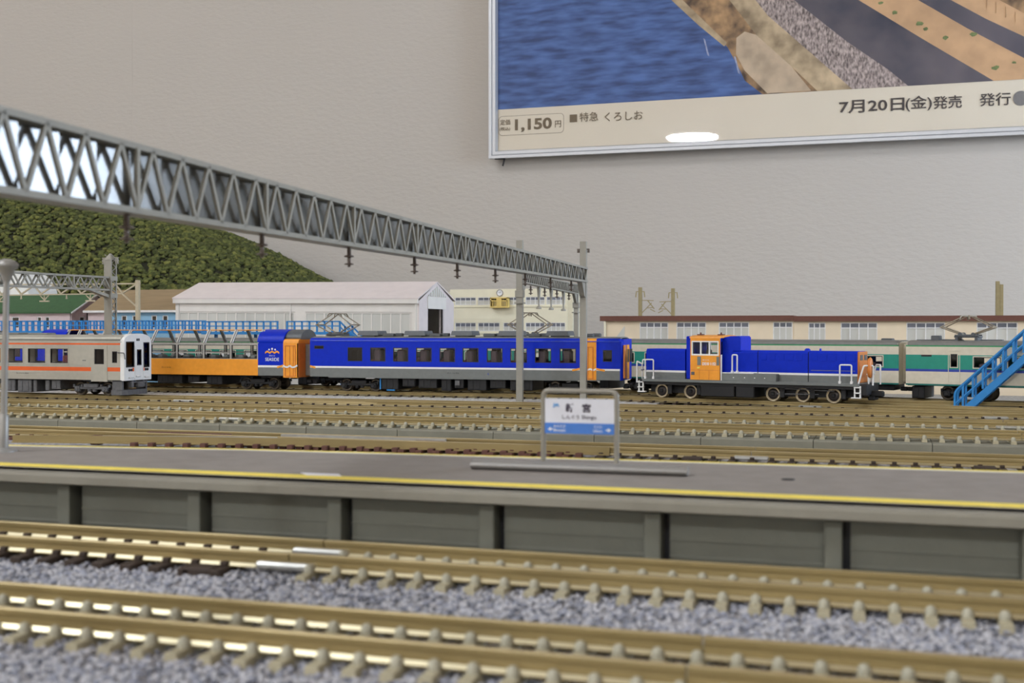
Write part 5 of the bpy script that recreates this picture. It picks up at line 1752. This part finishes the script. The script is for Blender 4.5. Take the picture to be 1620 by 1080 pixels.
# second car: its end is at s = 5.0
cg = 5.0 + 69
teal_car('cream and teal electric car with a raised pantograph, the blue staircase in front of it', 69,
         [(30.1 - cg, 39.7 - cg), (42.3 - cg, 51.9 - cg), (54.5 - cg, 64.1 - cg)], [(10.8 - cg, 14.7 - cg, 16.9, 17.6)], (20.8 - cg, 25.2 - cg), [26.3 - cg], gs(cg), A15,
         [(14.6 - cg, 3.4, -1, 25.0), (10 - cg, 6, 0, 23.4), (20 - cg, 8, 2, 23.5), (35 - cg, 8, 0, 23.5)])
cg = 2.3 - 66
teal_car('cream and teal electric car directly behind the diesel locomotive', 66, [(-11.9 - 13.6 * k - cg, -3.9 - 13.6 * k - cg) for k in range(9)], [], None, [], gs(cg), A15, [(-4.4 - cg, 4.4, 0, 23.8)])
teal_car('cream and teal electric car with two raised pantographs above the blue coach roof', 69, [(-62 + 13.6 * k, -53.6 + 13.6 * k) for k in range(9)], [], None, [-251.5 + 202, -154 + 202], (-202, 522.6, 0), 0)
teal_car('cream and teal electric car glimpsed through the sightseeing car windows', 69, [(-62 + 13.6 * k, -53.6 + 13.6 * k) for k in range(9)], [], None, [], (-344, 522.6, 0), 0)

# ---------------------------------------------------------------- diesel locomotive
lc = thing('diesel_locomotive', 'blue diesel shunting locomotive with an orange cab, dark frame and white handrails', 'locomotive', (-48.73, 466.44, 0), A15)
mb = MB(); box(mb, -41.5, 45.6, -9.1, 9.1, 6.5, 7.7, 0, .15); mb.build('deck', M['tgrey'], lc)
mb = MB(); box(mb, -40.5, 44.6, -8.3, 8.3, 5.4, 6.5); box(mb, -40, -18, -3.6, 3.6, 2.2, 5.4); box(mb, 8, 43, -3.6, 3.6, 2.2, 5.4); mb.build('frame', M['black'], lc)
mb = MB(); box(mb, -16.5, -2.5, -8.2, 8.2, 1.2, 5.6, 0, .3); box(mb, -2, 5.5, -8.2, 8.2, 1.2, 5.6, 0, .3); mb.build('fuel_tank', M['black'], lc)


def hood(name, x0, x1, h, z1, mats=('tblue', 'twhite', 'tgrey')):
    mb = MB()
    for za, zb, m_ in ((7.7, 10.2, 2), (10.2, 11.0, 1)):
        box(mb, x0, x1, -h, h, za, zb, m_)
    prism(mb, [(-h, 11.0), (h, 11.0), (h, z1 - .9), (h - .8, z1), (-h + .8, z1), (-h, z1 - .9)], x0, x1, 'x', 0)
    return mb.build(name, [M[k] for k in mats], lc)


sh1 = hood('short_hood', -41.2, -24.2, 5.6, 19.6)
mb = MB(); box(mb, -40.8, -25, -5.75, -5.55, 8.3, 18.4); mb.build('hood_door', M['tblue'], sh1) if False else None
for a, b in ((-4.0, 5.85), (6.15, 25.6), (25.95, 44.1)):
    hd = hood('long_hood', a, b, 5.6, 19.3)
    if a > 0:
        n = int((b - a) / 3.6)
        for k in range(n):
            mb = MB(); box(mb, a + 1.2 + k * 3.5, a + 3.4 + k * 3.5, -5.72, -5.55, 15.6, 18.0, 0, .05); mb.build('louvre_panel', M['tblue'], hd)
        mb = MB(); box(mb, a + .8, b - .8, -5.68, -5.58, 12.0, 12.2); box(mb, a + .8, b - .8, -5.68, -5.58, 8.8, 9.0); mb.build('hood_seam', M['tgrey'], hd) if a > 20 else None
mb = MB(); box(mb, 5.8, 6.2, -5.2, 5.2, 7.7, 18.8); box(mb, 25.5, 26.0, -5.2, 5.2, 7.7, 18.8); mb.build('hood_joint', M['gasket'], lc)
mb = MB(); box(mb, 44.1, 44.7, -5.6, 5.6, 7.7, 19.2, 0, .2); mb.build('end_face', M['torange_end'], lc)
mb = MB(); box(mb, 44.6, 44.9, -4.2, -1.2, 16.0, 18.0, 0, .1); box(mb, 44.6, 44.9, 1.2, 4.2, 16, 18, 0, .1); mb.build('headlamp', M['ugrey'], lc)
mb = MB(); lathe(mb, [(1.2, 19.2), (1.1, 19.7), (.6, 20.2)], 12, (23.6, 0, 0)); mb.build('exhaust_stack', M['tblue'], lc)
mb = MB(); lathe(mb, [(.5, 19.2), (.35, 20.2)], 8, (28.6, 0, 0)); mb.build('whistle', M['tblue'], lc)
# cab
wz0, wz1 = 17.7, 22.7
cab = MB()
plate(cab, -20.4, -8.1, 7.7, 24.0, -9.2, -8.6, holes=[(-19.7, -8.7, wz0, wz1)])
cab.build('cab_side', M['torange'], lc)
mb = MB(); plate(mb, -20.4, -8.1, 7.7, 24.0, 8.6, 9.2, holes=[(-19.7, -8.7, wz0, wz1)]); mb.build('cab_side', M['torange'], lc)
for y, nm in ((-9.25, 'near'), (8.65, 'far')):
    mb = MB(); xs_ = [-19.7, -16.0, -12.4, -8.7]
    plate(mb, -19.9, -8.5, wz0 - .5, wz1 + .2, y, y + .6, holes=[(a + .3, b - .3, wz0 + .1, wz1 - .3) for a, b in zip(xs_[:-1], xs_[1:])])
    f = mb.build('window_frame', M['twhite'], lc)
    for a, b in zip(xs_[:-1], xs_[1:]):
        one('pane', M['tint'], f, box, a + .25, b - .25, y + .25, y + .4, wz0, wz1 - .2)
mb = MB(); prism(mb, [(-9.2, 24.0), (-8.9, 24.5), (-6, 25.0), (0, 25.2), (6, 25.0), (8.9, 24.5), (9.2, 24.0)], -20.8, -7.8, 'x', 0); mb.build('cab_roof', M['torange'], lc)
for x, hx in ((-20.4, .5), (-8.6, .5)):
    mb = MB(); plate(mb, -8.6, 8.6, 7.7, 24.0, 0, .5, holes=[(-8.0, -6.0, 17.0, 22.6), (6.0, 8.0, 17, 22.6)]); mb.v = [(x + .5 - y, xx, z) for xx, y, z in mb.v]; mb.build('cab_bulkhead', M['tblue'], lc)
    for a, b in ((-8.0, -6.0), (6.0, 8.0)):
        one('end_window', M['darkglass'], lc, box, x + .2, x + .35, a, b, 17, 22.6)
mb = MB(); box(mb, -23.6, -20.4, -6.0, 6.0, 7.7, 24.7, 0, .3); mb.build('cab_recess', M['tblue'], lc)
mb = MB(); prism(mb, [(-8.1, 19.0), (-1.0, 19.0), (-1.0, 24.2), (-1.6, 24.8), (-5, 24.8), (-8.1, 24.2)], -5.4, 5.4, 'y'); mb.build('radiator_tower', M['tblue'], lc)
mb = MB(); box(mb, -8.1, -4.0, -5.6, 5.6, 7.7, 19.0); mb.build('hood_neck', M['tblue'], lc)
mb = MB(); box(mb, -19.8, -8.7, -8.2, 8.2, 7.7, 8.4); box(mb, -17, -13, -2.5, 2.5, 8.4, 15.6); mb.build('driver_desk', M['cabgrey'], lc)
for a in (-18.8, -12.6):
    mb = MB(); box(mb, a, a + 1.7, 2, 5.4, 8.4, 19.4, 0, .5); mb.build('driver_seat', M['cabgrey'], lc)
for x in (-18.2, -9.6):
    mb = MB(); box(mb, x - 1.2, x + 1.2, -5, -3, 24.9, 25.5, 0, .1); lathe(mb, [(.4, 25.4), (.3, 26.2)], 8, (x, -4, 0)); mb.build('roof_horn', M['brownroof'], lc)
for a, b in ((-17.4, -15.9), (-9.4, -8.3)):
    one('cab_vent', M['tgrey'], lc, box, a, b, -9.3, -9.15, 13.4, 16.8)
one('cab_plate', M['ugrey'], lc, box, -20.0, -18.6, -9.3, -9.15, 9.6, 10.8)
one('cab_lamp', M['yellow'], lc, box, -17.4, -16.2, -9.5, -9.15, 12.1, 12.7)
mb = MB(); box(mb, -20.2, -8.3, -9.27, -9.15, 11.4, 11.55); box(mb, -16.6, -16.45, -9.27, -9.15, 7.9, 11.4); box(mb, -12.6, -12.45, -9.27, -9.15, 7.9, 11.4); mb.build('cab_seam', M['torange_end'], lc)
lettering('lettering', 'DE10 1152', lc, -15.3, -9.24, 13.4, M['printwhite'], 5.6, 1.15, .03)
lettering('lettering', '宮ワカ', lc, -15.2, -9.24, 15.2, M['printwhite'], 2.6, .5)
# side box along the hood
mb = MB(); box(mb, -7.8, 14.5, -9.0, -5.6, 7.7, 10.5, 0, .1); mb.build('side_tank', M['tgrey'], lc)
mb = MB(); box(mb, -7.8, 5.5, -9.05, -5.6, 10.45, 10.75); mb.build('tank_edge', M['twhite'], lc)
for x in (-2.5, 2, 6, 10):
    one('rivet', M['twhite'], lc, box, x - .18, x + .18, -9.15, -9.0, 8.7, 9.05)
mb = MB(); box(mb, -7.8, 14.5, 5.6, 9.0, 7.7, 10.5, 0, .1); mb.build('side_tank', M['tgrey'], lc)
# handrails
for pts in ([(-40.1, -8.8, 7.6), (-40.1, -8.8, 15.3), (-36.5, -8.8, 15.3), (-36.5, -8.8, 7.6)], [(-3.1, -8.8, 10.5), (-3.1, -8.8, 17.6), (-1.1, -8.8, 17.6), (-1.1, -8.8, 10.5)], [(38.6, -8.8, 7.5), (38.6, -8.8, 14.4), (42.9, -8.8, 14.4), (42.9, -8.8, 7.5)], [(-7.4, -9.2, 7.7), (-7.4, -9.2, 17.6)]):
    mb = MB(); tube(mb, fillet(pts, .6) if len(pts) > 2 else pts, .3, 7)
    for q in ((pts[0], pts[-1]) if len(pts) > 2 else ()):
        box(mb, q[0] - .42, q[0] + .42, q[1] - .42, q[1] + .42, q[2], q[2] + 1.0)
    mb.build('handrail', M['twhite'], lc)
    mb = MB(); q = [(a, -b, c) for a, b, c in pts]; tube(mb, fillet(q, .6) if len(q) > 2 else q, .3, 7); mb.build('handrail', M['twhite'], lc)
for s in (-1, 1):
    xe = -44.0 if s < 0 else 47.2
    for y in (-8.4, 8.4):
        mb = MB(); tube(mb, fillet([(xe, y, 6.0), (xe, y, 14.6), (xe - s * 2.6, y, 13.4), (xe - s * 2.6, y, 15.2), (xe - s * 4.6, y, 15.2)] if s < 0 else [(xe - 2.2, y, 6.6), (xe, y, 14.2), (xe + 2.4, y * .6, 14.2), (xe + 2.4, y * .6, 7.0)], .5), .32, 7); mb.build('end_handrail', M['twhite'], lc)
        mb = MB()
        for z, dx in ((2.2, 3.4), (4.0, 2.4), (6.0, 2.4)):
            x0_, x1_ = (xe + .6, xe + .6 + dx) if s < 0 else (xe - 1.0 - dx, xe - 1.0)
            box(mb, x0_, x1_, y - .9, y + .9, z, z + .45, 0, .1)
        for xx in ((xe + 1.0, xe + 2.8) if s < 0 else (xe - 3.2, xe - 1.2)):
            box(mb, xx - .25, xx + .25, y - .3, y + .3, 2.3, 6.8)
        mb.build('step', M['twhite'], lc)
    mb = MB(); tube(mb, [(xe + s * .3, -3, 13.8), (xe + s * .3, -3, 7.0)], .3, 6); tube(mb, [(xe + s * .3, 3, 13.8), (xe + s * .3, 3, 7.0)], .3, 6); tube(mb, [(xe + s * .3, -5, 11), (xe + s * .3, 5, 11)], .3, 6); mb.build('end_grille', M['twhite'], lc)
    mb = MB(); box(mb, min(xe - s * 3, xe + s * 1), max(xe - s * 3, xe + s * 1), -8.0, 8.0, 3.2, 7.4, 0, .3); mb.build('buffer_beam', M['black'], lc)
    mb = MB(); box(mb, min(xe, xe + s * 5), max(xe, xe + s * 5), -1.7, 1.7, 2.6, 4.8, 0, .5); box(mb, min(xe, xe + s * 2.4), max(xe, xe + s * 2.4), -3, 3, 1.4, 3, 0, .3); mb.build('coupler', M['black'], lc)
mb = MB(); lathe(mb, [(1.2, -.8), (2.4, -.6), (2.7, 0), (2.4, .5), (1.2, .7)], 16, (0, 0, 0), 'x')
mb.v = [(48.6 + x, -5.0 + y * .9, 13.4 + z * 1.45) for x, y, z in mb.v]
mb.build('end_marker', M['torange_end'], lc)
for x in (-34.4, -21.9, 12.0, 23.6, 35.3):
    inst('wheel', WH, lc, (x, -4.9, 2.85))
    inst('wheel', WH, lc, (x, 4.9, 2.85), (0, 0, PI))
    mb = MB(); tube(mb, [(x, -4.3, 2.85), (x, 4.3, 2.85)], .5, 8); mb.build('axle', M['wheel'], lc)
for a, b in ((-38, -18), (8.5, 39)):
    mb = MB(); box(mb, a, b, -4.0, -3.0, 2.0, 4.4); box(mb, a, b, 3.0, 4.0, 2.0, 4.4)
    for x in (-34.4, -21.9, 12.0, 23.6, 35.3):
        if a < x < b:
            box(mb, x + 3.1, x + 5.0, -6.8, -5.8, 1.6, 5.6, 0, .2); box(mb, x - .7, x + .7, -6.0, -5.4, 2.2, 3.6, 0, .2)
    mb.build('truck_frame', M['black'], lc)
mb = MB(); bar(mb, (17, -6.6, 5.0), (36, -6.6, 4.6), .4, .35); bar(mb, (14, -6.4, 3.0), (30, -6.4, 3.2), .4, .3); mb.build('brake_rod', M['ugrey'], lc)

bpy.context.view_layer.update()
